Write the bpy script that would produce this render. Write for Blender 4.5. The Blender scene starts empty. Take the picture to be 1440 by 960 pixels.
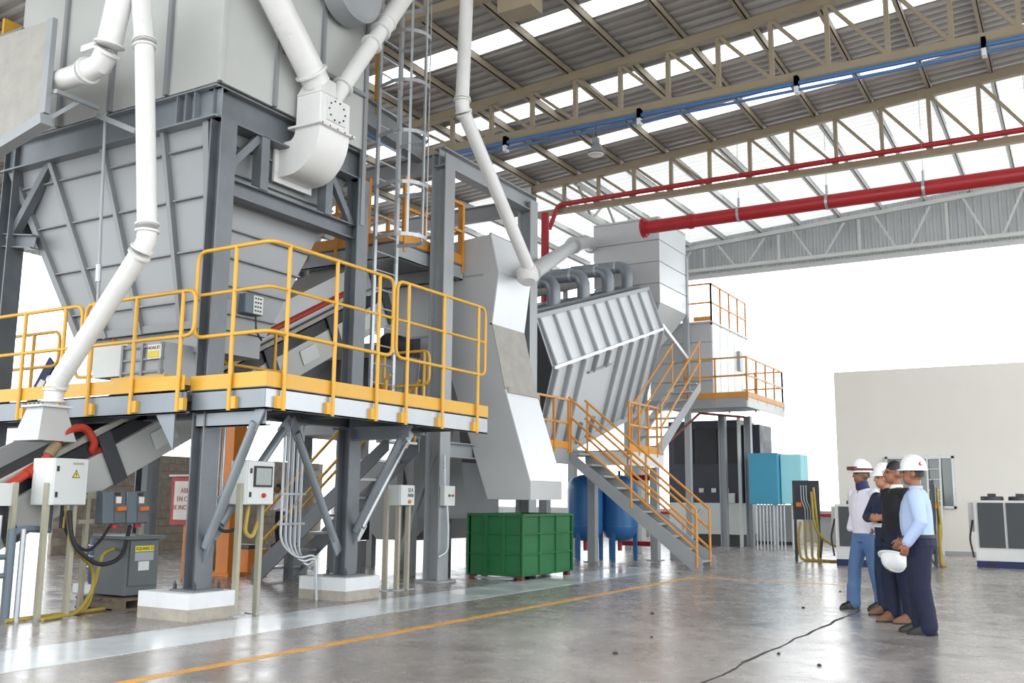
import bpy, bmesh, math, random
from mathutils import Vector, Matrix
from mathutils.kdtree import KDTree
import numpy as np
random.seed(7)
# ---------------------------------------------------------------- camera, world, exposure
H, F = 1.38, 1366.8
YAW, TILT, ROLL = [math.radians(v) for v in (30.458, 9.172, 0.508)]
def cam_axes():
    cy, sy, ct, st = math.cos(YAW), math.sin(YAW), math.cos(TILT), math.sin(TILT)
    right = Vector((cy, sy, 0)); fw = Vector((-sy*ct, cy*ct, st)); up = right.cross(fw)
    cr, sr = math.cos(ROLL), math.sin(ROLL)
    return right*cr + up*sr, up*cr - right*sr, fw
CR, CU, CF = cam_axes()
def at(px, py, x=None, y=None, z=None):
    """surveyed point: sight line through a pixel cut with a plane of the plant grid"""
    r = CR*((px-720)/F) + CU*((480-py)/F) + CF
    t = (z-H)/r.z if z is not None else x/r.x if x is not None else y/r.y
    return Vector((r.x*t, r.y*t, H+r.z*t))
sc = bpy.context.scene
C = sc.collection
cd = bpy.data.cameras.new('camera'); cam = bpy.data.objects.new('camera', cd); C.objects.link(cam)
cd.sensor_width = 36.0; cd.lens = F*36.0/1440.0; cd.clip_end = 500
m = Matrix.Identity(4)
for i, v in enumerate((CR, CU, -CF)):
    for j in range(3): m[j][i] = v[j]
m.translation = Vector((0, 0, H)); cam.matrix_world = m
sc.camera = cam
w = bpy.data.worlds.new('world'); sc.world = w; w.use_nodes = True
bg = w.node_tree.nodes['Background']; bg.inputs[0].default_value = (0.95, 0.98, 1.0, 1); bg.inputs[1].default_value = 1.6
sc.view_settings.view_transform = 'Standard'; sc.view_settings.look = 'None'
sc.view_settings.gamma = 1.0; sc.view_settings.use_curve_mapping = False
sc.view_settings.exposure = 1.0
# ---------------------------------------------------------------- materials
def lin(h):
    h = h.lstrip('#'); c = [int(h[i:i+2], 16)/255 for i in (0, 2, 4)]
    return [(v/12.92 if v <= .04045 else ((v+.055)/1.055)**2.4) for v in c]
MATS = {}
def mat(key, hexc, rough=.5, metal=0., var=.12, scale=3., bump=0., spec=.5, rv=.1):
    m = bpy.data.materials.new(key); m.use_nodes = True; nt = m.node_tree; b = nt.nodes['Principled BSDF']
    c = lin(hexc)
    tc = nt.nodes.new('ShaderNodeTexCoord'); nz = nt.nodes.new('ShaderNodeTexNoise')
    nz.inputs['Scale'].default_value = scale; nz.inputs['Detail'].default_value = 6; nz.inputs['Roughness'].default_value = .6
    nt.links.new(tc.outputs['Object'], nz.inputs['Vector'])
    mr = nt.nodes.new('ShaderNodeMapRange'); mr.inputs['From Min'].default_value = .3; mr.inputs['From Max'].default_value = .7
    mr.inputs['To Min'].default_value = 1-var; mr.inputs['To Max'].default_value = 1+var*.6
    nt.links.new(nz.outputs['Fac'], mr.inputs['Value'])
    mx = nt.nodes.new('ShaderNodeMix'); mx.data_type = 'RGBA'; mx.blend_type = 'MULTIPLY'; mx.inputs[0].default_value = 1
    mx.inputs[6].default_value = (*c, 1)
    nt.links.new(mr.outputs[0], mx.inputs[7]); nt.links.new(mx.outputs[2], b.inputs['Base Color'])
    r2 = nt.nodes.new('ShaderNodeMapRange'); r2.inputs['From Min'].default_value = .3; r2.inputs['From Max'].default_value = .7
    r2.inputs['To Min'].default_value = max(.02, rough-rv); r2.inputs['To Max'].default_value = min(1, rough+rv)
    nt.links.new(nz.outputs['Fac'], r2.inputs['Value']); nt.links.new(r2.outputs[0], b.inputs['Roughness'])
    b.inputs['Metallic'].default_value = metal; b.inputs['Specular IOR Level'].default_value = spec
    if bump:
        bp = nt.nodes.new('ShaderNodeBump'); bp.inputs['Strength'].default_value = bump; bp.inputs['Distance'].default_value = .02
        nt.links.new(nz.outputs['Fac'], bp.inputs['Height']); nt.links.new(bp.outputs[0], b.inputs['Normal'])
    MATS[key] = m; return m
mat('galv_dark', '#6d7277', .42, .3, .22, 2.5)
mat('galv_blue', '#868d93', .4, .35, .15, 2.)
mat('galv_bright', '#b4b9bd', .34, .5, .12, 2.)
mat('steel_paint', '#85888a', .45, .1, .1, 1.5)
mat('steel_lt', '#9a9ea1', .45, .1, .1, 1.5)
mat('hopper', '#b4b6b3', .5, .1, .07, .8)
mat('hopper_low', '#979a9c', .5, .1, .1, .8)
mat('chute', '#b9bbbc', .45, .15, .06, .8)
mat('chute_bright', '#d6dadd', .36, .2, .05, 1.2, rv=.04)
mat('dusty', '#a29f98', .8, 0, .15, 4.)
mat('white_pipe', '#dcdcda', .35, 0, .05, 3.)
mat('white_paint', '#d5d6d4', .5, 0, .08, 2.)
mat('cab_white', '#c9cdcb', .45, 0, .04, 3.)
mat('beige_post', '#a09d8b', .5, 0, .1, 4.)
mat('yellow', '#d6a338', .42, 0, .08, 3.)
mat('orange', '#cd8c38', .42, 0, .1, 3.)
mat('orange_col', '#d9822a', .5, 0, .12, 3.)
mat('red_pipe', '#a01c22', .4, 0, .12, 3.)
mat('red_hose', '#a8331f', .45, 0, .15, 5.)
mat('truss', '#92866f', .55, 0, .1, 2.)
mat('purlin', '#8d8371', .55, 0, .1, 2.)
mat('truss_grey', '#b5b7b5', .55, 0, .08, 2.)
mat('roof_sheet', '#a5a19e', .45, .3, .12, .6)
mat('roof_end_lit', '#c4c4c0', .5, .1, .06, .6)  # roof sheet copy, lightened as if lit from the open end
mat('clad', '#a9acad', .5, .1, .12, .7)
mat('green', '#1b6235', .5, 0, .18, 1.6)
mat('blue_tank', '#2f6aa3', .38, 0, .08, 2.)
mat('blue_pipe', '#3f6a9e', .45, 0, .08, 3.)
mat('navy', '#1f2c55', .7, 0, .1, 5.)
mat('teal', '#4296b4', .5, 0, .03, 1.)
mat('teal_light', '#9fdfe8', .5, 0, .03, 1.)
mat('black', '#1b1c20', .5, 0, .15, 4.)
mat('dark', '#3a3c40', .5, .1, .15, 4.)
mat('navy_machine', '#31343f', .5, .1, .1, 2.)
mat('coil', '#4c4f52', .8, 0, .1, 60.)
mat('xfmr', '#5b6163', .5, .1, .08, 2.)
mat('iso_grey', '#5f6c76', .5, 0, .06, 3.)
mat('wood', '#6f6252', .85, 0, .3, 8., .2)
mat('rubber', '#26262a', .6, 0, .1, 5.)
mat('hose_yellow', '#a8923f', .55, 0, .12, 6.)
mat('concrete_ped', '#d3d6d8', .7, 0, .08, 4.)
mat('concrete_raw', '#a49e93', .85, 0, .2, 7., .2)
mat('wall_paint', '#e3e0d8', .8, 0, .04, .5)
mat('low_wall', '#a7aaab', .8, 0, .1, 1.)
mat('block', '#867c70', .9, 0, .3, 3., .3)
mat('sign_white', '#e6e2da', .6, 0, .03, 2.)
mat('sign_red', '#b3252b', .5, 0, .05, 2.)
mat('label_yellow', '#d8c93a', .5, 0, .03, 2.)
mat('knob_orange', '#d0701f', .5, 0, .05, 2.)
mat('screen', '#8f9694', .25, 0, .05, 8.)
mat('stripe', '#c3c9cd', .2, 0, .12, 1.2, 0, .5, .1)
mat('line_yellow', '#d39a3c', .4, 0, .3, 3.)
mat('joint', '#3c3733', .9, 0, .2, 8.)
mat('alu', '#b9bdc0', .35, .6, .08, 3.)
mat('sand', '#8a7a5c', .9, 0, .2, 5.)
mat('skin_a', '#7a5038', .55, 0, .06, 9.); mat('skin_b', '#a8765a', .55, 0, .06, 9.); mat('skin_c', '#8f5f46', .55, 0, .06, 9.)
mat('shirt_white', '#dcd9e4', .8, 0, .06, 5.); mat('shirt_blue', '#a9bcdc', .8, 0, .06, 5.)
mat('coverall', '#18243f', .8, 0, .1, 5.); mat('suit', '#17181f', .8, 0, .1, 5.)
mat('jeans', '#526f97', .85, 0, .18, 6.); mat('jeans_dark', '#151c36', .85, 0, .18, 6.)
mat('hair', '#16120f', .6, 0, .2, 20.); mat('helmet', '#e2e4e6', .3, 0, .03, 3.)
mat('boot_black', '#1c1b1b', .5, 0, .1, 8.); mat('boot_brown', '#77543a', .7, 0, .15, 8.)
mat('reflective', '#d6dadd', .4, 0, .03, 3.); mat('strap_red', '#6d2f2f', .6, 0, .1, 8.)
def special():
    m = bpy.data.materials.new('skylight'); m.use_nodes = True; nt = m.node_tree; nt.nodes.clear()
    o = nt.nodes.new('ShaderNodeOutputMaterial'); t = nt.nodes.new('ShaderNodeBsdfTranslucent'); d = nt.nodes.new('ShaderNodeBsdfDiffuse')
    nz = nt.nodes.new('ShaderNodeTexNoise'); nz.inputs['Scale'].default_value = 1.5
    cr = nt.nodes.new('ShaderNodeMapRange'); cr.inputs['To Min'].default_value = .85; cr.inputs['To Max'].default_value = .98
    nt.links.new(nz.outputs['Fac'], cr.inputs['Value']); nt.links.new(cr.outputs[0], t.inputs['Color'])
    x = nt.nodes.new('ShaderNodeMixShader'); x.inputs[0].default_value = .12
    nt.links.new(t.outputs[0], x.inputs[1]); nt.links.new(d.outputs[0], x.inputs[2]); nt.links.new(x.outputs[0], o.inputs[0])
    MATS['skylight'] = m
    k_ = m.copy(); k_.name = 'roof_end_lit'; k_.node_tree.nodes['Mix Shader'].inputs[0].default_value = .72; k_.node_tree.nodes['Diffuse BSDF'].inputs[0].default_value = (.72, .72, .7, 1); MATS['roof_end_lit'] = k_  # light from the end opening put into the far-bay sheets: whitened, part translucent
    m = mat('glass', '#46524f', .08, 0, .03, 1.); m.node_tree.nodes['Principled BSDF'].inputs['Specular IOR Level'].default_value = 1.
    # worn, polished concrete floor
    m = bpy.data.materials.new('floor_concrete'); m.use_nodes = True; nt = m.node_tree; b = nt.nodes['Principled BSDF']
    tc = nt.nodes.new('ShaderNodeTexCoord')
    def noise(s, d=6, r=.6, dist=0.):
        n = nt.nodes.new('ShaderNodeTexNoise'); n.inputs['Scale'].default_value = s; n.inputs['Detail'].default_value = d
        n.inputs['Roughness'].default_value = r; n.inputs['Distortion'].default_value = dist
        nt.links.new(tc.outputs['Object'], n.inputs['Vector']); return n
    def rng(src, a, b_, lo, hi):
        q = nt.nodes.new('ShaderNodeMapRange'); q.inputs['From Min'].default_value = a; q.inputs['From Max'].default_value = b_
        q.inputs['To Min'].default_value = lo; q.inputs['To Max'].default_value = hi; nt.links.new(src, q.inputs['Value']); return q
    n1, n2, n3 = noise(.35, 8, .65, .6), noise(2.2, 8, .7, .4), noise(14, 4, .6)
    ra = nt.nodes.new('ShaderNodeValToRGB'); e = ra.color_ramp.elements
    e[0].position = .3; e[0].color = (*lin('#716c69'), 1); e[1].position = .72; e[1].color = (*lin('#a8a49e'), 1)
    k = e.new(.48); k.color = (*lin('#8d8783'), 1)
    nt.links.new(n1.outputs['Fac'], ra.inputs[0])
    mx = nt.nodes.new('ShaderNodeMix'); mx.data_type = 'RGBA'; mx.blend_type = 'MULTIPLY'; mx.inputs[0].default_value = 1
    g = rng(n2.outputs['Fac'], .3, .7, .78, 1.12); nt.links.new(ra.outputs[0], mx.inputs[6]); nt.links.new(g.outputs[0], mx.inputs[7])
    nt.links.new(mx.outputs[2], b.inputs['Base Color'])
    r = rng(n2.outputs['Fac'], .3, .75, .16, .36); nt.links.new(r.outputs[0], b.inputs['Roughness'])
    b.inputs['Specular IOR Level'].default_value = .65
    bp = nt.nodes.new('ShaderNodeBump'); bp.inputs['Strength'].default_value = .06; bp.inputs['Distance'].default_value = .01
    nt.links.new(n3.outputs['Fac'], bp.inputs['Height']); nt.links.new(bp.outputs[0], b.inputs['Normal'])
    MATS['floor'] = m
special()
# ---------------------------------------------------------------- mesh builder
V = Vector
class MB:
    def __init__(s): s.v = []; s.f = []
    def add(s, vs, fs):
        o = len(s.v); s.v += [tuple(p) for p in vs]; s.f += [tuple(i+o for i in f) for f in fs]; return s
    def bx(s, x0, x1, y0, y1, z0, z1):
        x0, x1 = sorted((x0, x1)); y0, y1 = sorted((y0, y1)); z0, z1 = sorted((z0, z1))
        vs = [(x, y, z) for z in (z0, z1) for y in (y0, y1) for x in (x0, x1)]
        return s.add(vs, [(0, 2, 3, 1), (4, 5, 7, 6), (0, 1, 5, 4), (2, 6, 7, 3), (0, 4, 6, 2), (1, 3, 7, 5)])
    def beam(s, p, q, w, h, up=(0, 0, 1), off=(0, 0)):
        p, q, up = V(p), V(q), V(up); d = (q-p).normalized()
        if abs(d.dot(up.normalized())) > .99: up = V((1, 0, 0)) if abs(d.x) < .9 else V((0, 1, 0))
        a = d.cross(up).normalized(); b = a.cross(d).normalized()
        vs = []
        for c in (p, q):
            for i, j in ((-1, -1), (1, -1), (1, 1), (-1, 1)): vs.append(c + a*(off[0]+i*w/2) + b*(off[1]+j*h/2))
        return s.add(vs, [(3, 2, 1, 0), (4, 5, 6, 7), (0, 1, 5, 4), (1, 2, 6, 5), (2, 3, 7, 6), (3, 0, 4, 7)])
    def ibeam(s, p, q, b, d, tf=.02, tw=.014, up=(0, 0, 1)):
        s.beam(p, q, b, tf, up, (0, d/2-tf/2)); s.beam(p, q, b, tf, up, (0, -d/2+tf/2)); return s.beam(p, q, tw, d-2*tf, up)
    def chan(s, p, q, b, d, t=.015, side=1, up=(0, 0, 1)):
        s.beam(p, q, b, t, up, (0, d/2-t/2)); s.beam(p, q, b, t, up, (0, -d/2+t/2)); return s.beam(p, q, t, d, up, (side*(b/2-t/2), 0))
    def tube(s, pts, r, n=10, caps=True, closed=False):
        pts = [V(p) for p in pts]; N = len(pts); rs = r if isinstance(r, (list, tuple)) else [r]*N
        tang = []
        for i in range(N):
            a = pts[i-1] if (i > 0 or closed) else pts[i]; b = pts[(i+1) % N] if (i < N-1 or closed) else pts[i]
            tang.append((b-a).normalized())
        t0 = tang[0]; u = t0.cross(V((0, 0, 1)) if abs(t0.z) < .9 else V((1, 0, 0))).normalized()
        vs = []
        for i in range(N):
            t = tang[i]; u = (u - t*u.dot(t)).normalized(); b = t.cross(u)
            for k in range(n):
                a = 2*math.pi*k/n; vs.append(pts[i] + (u*math.cos(a)+b*math.sin(a))*rs[i])
        fs = []
        for i in range(N if closed else N-1):
            j = (i+1) % N
            for k in range(n): fs.append((i*n+k, i*n+(k+1) % n, j*n+(k+1) % n, j*n+k))
        if caps and not closed: fs += [tuple(range(n-1, -1, -1)), tuple((N-1)*n+k for k in range(n))]
        return s.add(vs, fs)
    def prism(s, poly, d):
        poly = [V(p) for p in poly]; d = V(d); n = len(poly)
        nrm = V((0, 0, 0))
        for i in range(n): nrm += poly[i].cross(poly[(i+1) % n])
        if nrm.dot(d) > 0: poly.reverse()
        vs = poly + [p+d for p in poly]
        return s.add(vs, [tuple(range(n)), tuple(range(2*n-1, n-1, -1))] + [(i, i+n, (i+1) % n+n, (i+1) % n) for i in range(n)])
    def lathe(s, prof, c, n=16, axis=(0, 0, 1)):
        ax = V(axis).normalized(); u = ax.cross(V((0, 0, 1)) if abs(ax.z) < .9 else V((1, 0, 0))).normalized(); b = ax.cross(u); c = V(c)
        vs = []
        for r, h in prof:
            for k in range(n):
                a = 2*math.pi*k/n; vs.append(c + ax*h + (u*math.cos(a)+b*math.sin(a))*max(r, 1e-4))
        fs = [(i*n+k, i*n+(k+1) % n, (i+1)*n+(k+1) % n, (i+1)*n+k) for i in range(len(prof)-1) for k in range(n)]
        fs += [tuple(range(n-1, -1, -1)), tuple((len(prof)-1)*n+k for k in range(n))]
        return s.add(vs, fs)
    def loft(s, rings, n=14):
        """rings: (centre, rx, ry) horizontal ellipses"""
        vs = []
        for c, rx, ry in rings:
            for k in range(n):
                a = 2*math.pi*k/n; vs.append((c[0]+rx*math.cos(a), c[1]+ry*math.sin(a), c[2]))
        fs = [(i*n+k, i*n+(k+1) % n, (i+1)*n+(k+1) % n, (i+1)*n+k) for i in range(len(rings)-1) for k in range(n)]
        fs += [tuple(range(n-1, -1, -1)), tuple((len(rings)-1)*n+k for k in range(n))]
        return s.add(vs, fs)
    def quadslab(s, a, b, c, d, t):
        """slab with outer face a b c d and thickness t behind it"""
        a, b, c, d = V(a), V(b), V(c), V(d); n = (b-a).cross(d-a).normalized()
        return s.prism([a, b, c, d], -n*t)
    def build(s, name, mt, parent=None, smooth=False, bevel=0.):
        me = bpy.data.meshes.new(name); off = V(parent.matrix_world.translation) if parent else V((0, 0, 0))
        if parent:
            p = parent; off = V((0, 0, 0))
            while p: off += p.location; p = p.parent
        me.from_pydata([V(p)-off for p in s.v], [], s.f); me.materials.append(MATS[mt]); me.validate(); me.update()
        bm = bmesh.new(); bm.from_mesh(me); bmesh.ops.recalc_face_normals(bm, faces=bm.faces)
        if bevel: bmesh.ops.bevel(bm, geom=bm.edges[:], offset=bevel, segments=1, affect='EDGES', clamp_overlap=True)
        bm.to_mesh(me); bm.free()
        if smooth:
            me.polygons.foreach_set('use_smooth', [True]*len(me.polygons)); me.set_sharp_from_angle(angle=math.radians(40))
        o = bpy.data.objects.new(name, me); C.objects.link(o)
        if parent: o.parent = parent
        return o
def fillet(pts, r, n=5, closed=False):
    pts = [V(p) for p in pts]; N = len(pts); out = []
    for i in range(N):
        if not closed and i in (0, N-1): out.append(pts[i]); continue
        a, p, b = pts[i-1], pts[i], pts[(i+1) % N]; da, db = (a-p), (b-p)
        rr = min(r, da.length*.45, db.length*.45); s0 = p+da.normalized()*rr; s1 = p+db.normalized()*rr
        for k in range(n+1):
            t = k/n; out.append(s0*(1-t)**2 + p*2*t*(1-t) + s1*t*t)
    return out
def tag(o, label, cat, group=None, kind=None):
    o['label'] = label
    if cat: o['category'] = cat
    if group: o['group'] = group
    if kind: o['kind'] = kind
    return o
def thing(name, label, cat, loc, group=None):
    o = bpy.data.objects.new(name, None); C.objects.link(o); o.location = loc; o.empty_display_size = .1
    return tag(o, label, cat, group)
def struct(o): o['kind'] = 'structure'; return o
def lerp(a, b, t): return V(a)*(1-t)+V(b)*t
def text(name, body, size, loc, rot, mt, parent, extrude=.002, align='CENTER'):
    cu = bpy.data.curves.new(name, 'FONT'); cu.body = body; cu.size = size; cu.extrude = extrude; cu.align_x = align; cu.align_y = 'CENTER'
    tmp = bpy.data.objects.new(name+'_tmp', cu); C.objects.link(tmp); bpy.context.view_layer.update()
    me = bpy.data.meshes.new_from_object(tmp.evaluated_get(bpy.context.evaluated_depsgraph_get())); bpy.data.objects.remove(tmp)
    me.materials.clear(); me.materials.append(MATS[mt])
    R = Matrix(rot).transposed().to_4x4() if not isinstance(rot, Matrix) else rot
    off = V((0, 0, 0)); p = parent
    while p: off += p.location; p = p.parent
    me.transform(Matrix.Translation(V(loc)-off) @ R)
    o = bpy.data.objects.new(name, me); C.objects.link(o); o.parent = parent
    return o
FACE_X = ((0, 1, 0), (0, 0, 1), (1, 0, 0))      # text basis: reads along +y, up z, faces +x
FACE_MY = ((1, 0, 0), (0, 0, 1), (0, -1, 0))    # reads along +x, faces -y
# ================================================================ THE HALL
def zr(x): return 11.95 + .065*x
fl = struct(MB().bx(-60, 30, -12, 70, -.1, 0).build('floor', 'floor'))
MB().bx(-8.42, -7.41, 2.5, 19.0, 0, .003).build('painted_stripe', 'stripe', fl)
MB().bx(-6.36, -6.25, 2.5, 17.25, 0, .004).build('yellow_line', 'line_yellow', fl)
MB().bx(-6.36, -3.4, 17.2, 17.28, 0, .004).build('yellow_line', 'line_yellow', fl)
j = MB()
yy = 4.0; xx = -2.6
while yy < 13.4:
    nx = -2.66 + random.uniform(-.03, .03); j.beam((xx, yy, .002), (nx, yy+.35, .002), random.uniform(.012, .04), .004); xx = nx; yy += .35
j.build('expansion_joint', 'joint', fl)
for k in range(9):
    a = random.uniform(0, 6.3); p = V((random.uniform(-6, -1.5), random.uniform(8, 17), .008)); s_ = random.uniform(.01, .028)
    MB().lathe([(s_, -.008), (s_*1.2, 0), (s_*.6, .012)], p, 6).build('debris_crumb', 'joint', fl)
# roof
ceil = struct(thing('ceiling', '', None, (0, 0, 0))); del ceil['label']
X0, X1 = -28., 6.
sky = [(16.68, 17.28), (20.1, 20.85), (23.1, 23.7), (28.2, 29.9)]
edges = [0.]; kinds = []
for a, b in sky + [(34.6, 34.6)]:
    n = max(1, round((a-edges[-1])/.95)); s0 = edges[-1]
    for i in range(n): edges.append(s0+(a-s0)*(i+1)/n); kinds.append(0)
    if b > a: edges.append(b); kinds.append(1)
for i, kd in enumerate(kinds):
    a, b = edges[i], edges[i+1]; n = max(3, round((b-a)/.3)); prof = []
    for k in range(n):
        y0 = a+(b-a)*k/n; wd = (b-a)/n
        prof += [(y0, 0), (y0+wd*.55, 0), (y0+wd*.65, -.05), (y0+wd*.9, -.05)]
    prof.append((b, 0))
    vs = [(X, y, zr(X)+z) for X in (X0, X1) for y, z in prof]; N = len(prof)
    MB().add(vs, [(q, q+1, N+q+1, N+q) for q in range(N-1)]).build('skylight_sheet' if kd else 'roof_sheet', 'skylight' if kd else 'roof_end_lit' if a > 24.9 else 'roof_sheet', ceil)  # far bay takes the sheet copy with daylight in its colour
x = -8.3-14*1.4
while x < X1:
    MB().chan((x, 0, zr(x)-.16), (x, 24.95, zr(x)-.16), .1, .2, .02).build('purlin', 'purlin', ceil)
    MB().chan((x, 24.95, zr(x)-.16), (x, 34.5, zr(x)-.16), .1, .2, .02).build('purlin', 'truss_grey', ceil)  # far-bay purlins coloured paler, painting in light from the open end
    x += 1.4
def truss(y, label, xl=-14.1, xr=5.6, zb=9.87, mt='truss', name='roof_truss', step=1.13, x_first=-12.9):
    t = thing(name, label, 'truss', (xl, y, zb))
    zt = lambda x: zr(x)-.34
    MB().beam((xl, y, zt(xl)), (xr, y, zt(xr)), .16, .2).build('top_chord', mt, t)
    MB().beam((xl, y, zb), (xr, y, zb), .16, .16).build('bottom_chord', mt, t)
    xs = [xl]; x = x_first
    while x < xr: xs.append(x); x += step
    for i, x in enumerate(xs):
        MB().beam((x, y, zb), (x, y, zt(x)), .09, .1, (0, 1, 0)).build('vertical', mt, t)
        if i+1 < len(xs): MB().beam((x, y, zt(x)-.05), (xs[i+1], y, zb+.05), .07, .09, (0, 1, 0)).build('diagonal', mt, t)
    return t
truss(13.1, 'beige steel roof truss nearest the camera, along the top edge of the picture')
truss(18.95, 'beige steel roof truss with two blue pipes along its bottom chord')
truss(24.95, 'beige steel roof truss with a thin red pipe along its bottom chord')
# gable end: truss and cladding above the open end of the hall
wf = struct(thing('wall_far', '', None, (0, 34.6, 9.7))); del wf['label']
x = -16.
while x < 5.6:
    prof = []
    for k in range(4): prof += [(x+k*.25, 0), (x+k*.25+.12, 0), (x+k*.25+.15, -.04), (x+k*.25+.22, -.04)]
    prof.append((x+1, 0)); N = len(prof)
    MB().add([(a, 34.62+b, 9.72) for a, b in prof]+[(a, 34.62+b, zr(a)-.02) for a, b in prof], [(q, q+1, N+q+1, N+q) for q in range(N-1)]).build('cladding_sheet', 'clad', wf)
    x += 1.
MB().beam((-16, 34.5, 9.7), (5.6, 34.5, 9.7), .14, .16).build('header_beam', 'truss_grey', wf)
gt = thing('gable_truss', 'pale grey truss in front of corrugated cladding above the bright open end', 'truss', (-14.1, 34.25, 9.85))
MB().beam((-14.1, 34.25, 9.9), (5.6, 34.25, 9.9), .12, .12).build('bottom_chord', 'truss_grey', gt)
MB().beam((-14.1, 34.25, zr(-14.1)-.38), (5.6, 34.25, zr(5.6)-.38), .12, .14).build('top_chord', 'truss_grey', gt)
x = -13.2
while x < 5:
    for a, b in ((-.9, -.25), (.9, .25)): MB().beam((x+a, 34.25, zr(x)-.45), (x+b, 34.25, 9.95), .07, .07, (0, 1, 0)).build('diagonal', 'truss_grey', gt)
    MB().beam((x+1.4, 34.25, 9.95), (x+1.4, 34.25, zr(x)-.4), .08, .08, (0, 1, 0)).build('vertical', 'truss_grey', gt)
    x += 2.8
# longitudinal eave truss and hall columns
et = thing('eave_truss', 'pale lengthwise truss running from the silo to the open end', 'truss', (-12.6, 25.1, 9.85))
MB().beam((-12.6, 25.1, 9.9), (-12.6, 34.1, 9.9), .12, .14).build('bottom_chord', 'truss_grey', et)
MB().beam((-12.6, 25.1, 10.75), (-12.6, 34.1, 10.75), .12, .14).build('top_chord', 'truss_grey', et)
for k in range(9): MB().beam((-12.6, 25.3+k, 9.95 if k % 2 else 10.7), (-12.6, 26.2+k, 10.7 if k % 2 else 9.95), .07, .07, (1, 0, 0)).build('diagonal', 'truss_grey', et)
for y, lab in ((13.1, 'hall column hidden mostly behind the caged ladder'), (24.95, 'pale steel hall column at the left end of the truss with the red pipe'), (33.6, 'pale hall column at the far open end of the hall')):
    c = thing('hall_column', lab, 'column', (-14.1, y, 0))
    MB().ibeam((-14.1, y, 0), (-14.1, y, zr(-14.1)-.3), .3, .35, .02, .014, (0, 1, 0)).build('shaft', 'truss_grey', c)
    MB().bx(-14.35, -13.85, y-.25, y+.25, 0, .03).build('base_plate', 'truss_grey', c)
# hung cladding strip on the far left side
wl = struct(thing('wall_left', '', None, (-27.8, 0, 8.7))); del wl['label']
for k in range(35):
    prof = []
    for q in range(4): prof += [(k+q*.25, 0), (k+q*.25+.12, 0), (k+q*.25+.15, .04), (k+q*.25+.22, .04)]
    prof.append((k+1, 0)); N = len(prof)
    MB().add([(-27.8+b, a, 8.75) for a, b in prof]+[(-27.8+b, a, zr(-27.8)-.02) for a, b in prof], [(q, q+1, N+q+1, N+q) for q in range(N-1)]).build('cladding_sheet', 'clad', wl)
# services under the roof
def pipe(name, label, pts, r, mt, n=12, cat='pipe', fil=.0, flanges=()):
    t = thing(name, label, cat, pts[0])
    p = fillet(pts, fil, 6) if fil else [V(q) for q in pts]
    MB().tube(p, r, n).build('pipe_run', mt, t, True)
    for i, (q, d) in enumerate(flanges): MB().lathe([(r*1.25, -.02), (r*1.25, .02)], q, n+2, d).build('flange', mt, t, True)
    return t
for z, lab in ((9.66, 'upper of two blue pipes clamped under the roof truss'), (9.52, 'lower thinner blue pipe under the same roof truss')):
    p = pipe('blue_pipe', lab, [(-13.6, 18.78, z), (5.5, 18.78, z)], .05 if z > 9.6 else .032, 'blue_pipe', 8)
    for k in range(5): MB().bx(-11.3+k*3.4, -11.22+k*3.4, 18.7, 18.86, z-.08, 9.8).build('clamp', 'white_paint', p)
pipe('thin_red_pipe', 'thin red sprinkler pipe along the bottom chord of the farther truss', [(-13.3, 24.75, 9.3), (-13.0, 24.75, 10.02), (-12.6, 24.75, 10.02), (5.5, 24.75, 10.02)], .07, 'red_pipe', 10, fil=.2)
rp = pipe('large_red_pipe', 'large red fire main hanging on rods across the upper right', [(-9.15, 22, 8.1), (-8.0, 22, 8.1), (5.5, 22, 8.1)], .165, 'red_pipe', 16)
MB().lathe([(.25, -.06), (.25, .0), (.22, .0), (.22, .05)], (-9.1, 22, 8.1), 18, (1, 0, 0)).build('end_flange', 'red_pipe', rp, True)
for k in range(6):
    X = -6.7+k*2.05
    MB().tube([(X, 22, 8.3), (X, 22, zr(X)-.2)], .005, 6).build('hanger_rod', 'steel_paint', rp)
    MB().lathe([(.185, -.03), (.185, .03)], (X, 22, 8.1), 16, (1, 0, 0)).build('hanger_clamp', 'galv_bright', rp, True)
    MB().tube([(X, 22, 8.28), (X, 22, 8.5)], .03, 8).build('turnbuckle', 'galv_bright', rp)
MB().lathe([(.19, -.05), (.19, .05)], (-7.9, 22, 8.1), 16, (1, 0, 0)).build('coupling', 'red_pipe', rp, True)
pipe('red_riser', 'vertical red riser pipe behind the white joined pipes', [(-12.6, 23.2, 6.6), (-12.6, 23.2, 9.3)], .11, 'red_pipe', 12)
pipe('red_run', 'dark red pipe running lengthwise behind the ladder cage', [(-14.0, 15.6, 10.25), (-14.0, 20.6, 10.1)], .07, 'red_pipe', 10)
pipe('blue_run', 'blue pipe running lengthwise below the dark red pipe', [(-14.05, 15.4, 9.85), (-14.05, 20.4, 9.75)], .06, 'blue_pipe', 10)
b = at(838, 215, y=21.5)
lp = thing('highbay_lamp', 'hanging industrial bell lamp on a thin rod under the roof', 'lamp', b)
MB().tube([b+V((0, 0, .25)), (b.x, b.y, zr(b.x)-.2)], .012, 6).build('rod', 'dark', lp)
MB().lathe([(.05, .28), (.09, .25), (.12, .14), (.22, .02), (.24, -.02)], b, 18).build('reflector', 'steel_paint', lp, True)
MB().lathe([(.2, -.03), (.18, -.06), (.06, -.08)], b, 18).build('lens', 'white_paint', lp, True)
MB().bx(b.x-.07, b.x+.07, b.y-.07, b.y+.07, b.z+.26, b.z+.4).build('ballast_box', 'steel_paint', lp)
b = at(731, 8, y=13.35)
fx = thing('junction_box', 'pale square box fixed under the nearest roof truss', 'box', b-V((0, 0, .15)))
MB().bx(b.x-.33, b.x+.33, b.y-.2, b.y+.2, b.z-.15, b.z+.2).build('body', 'truss', fx)
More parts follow.
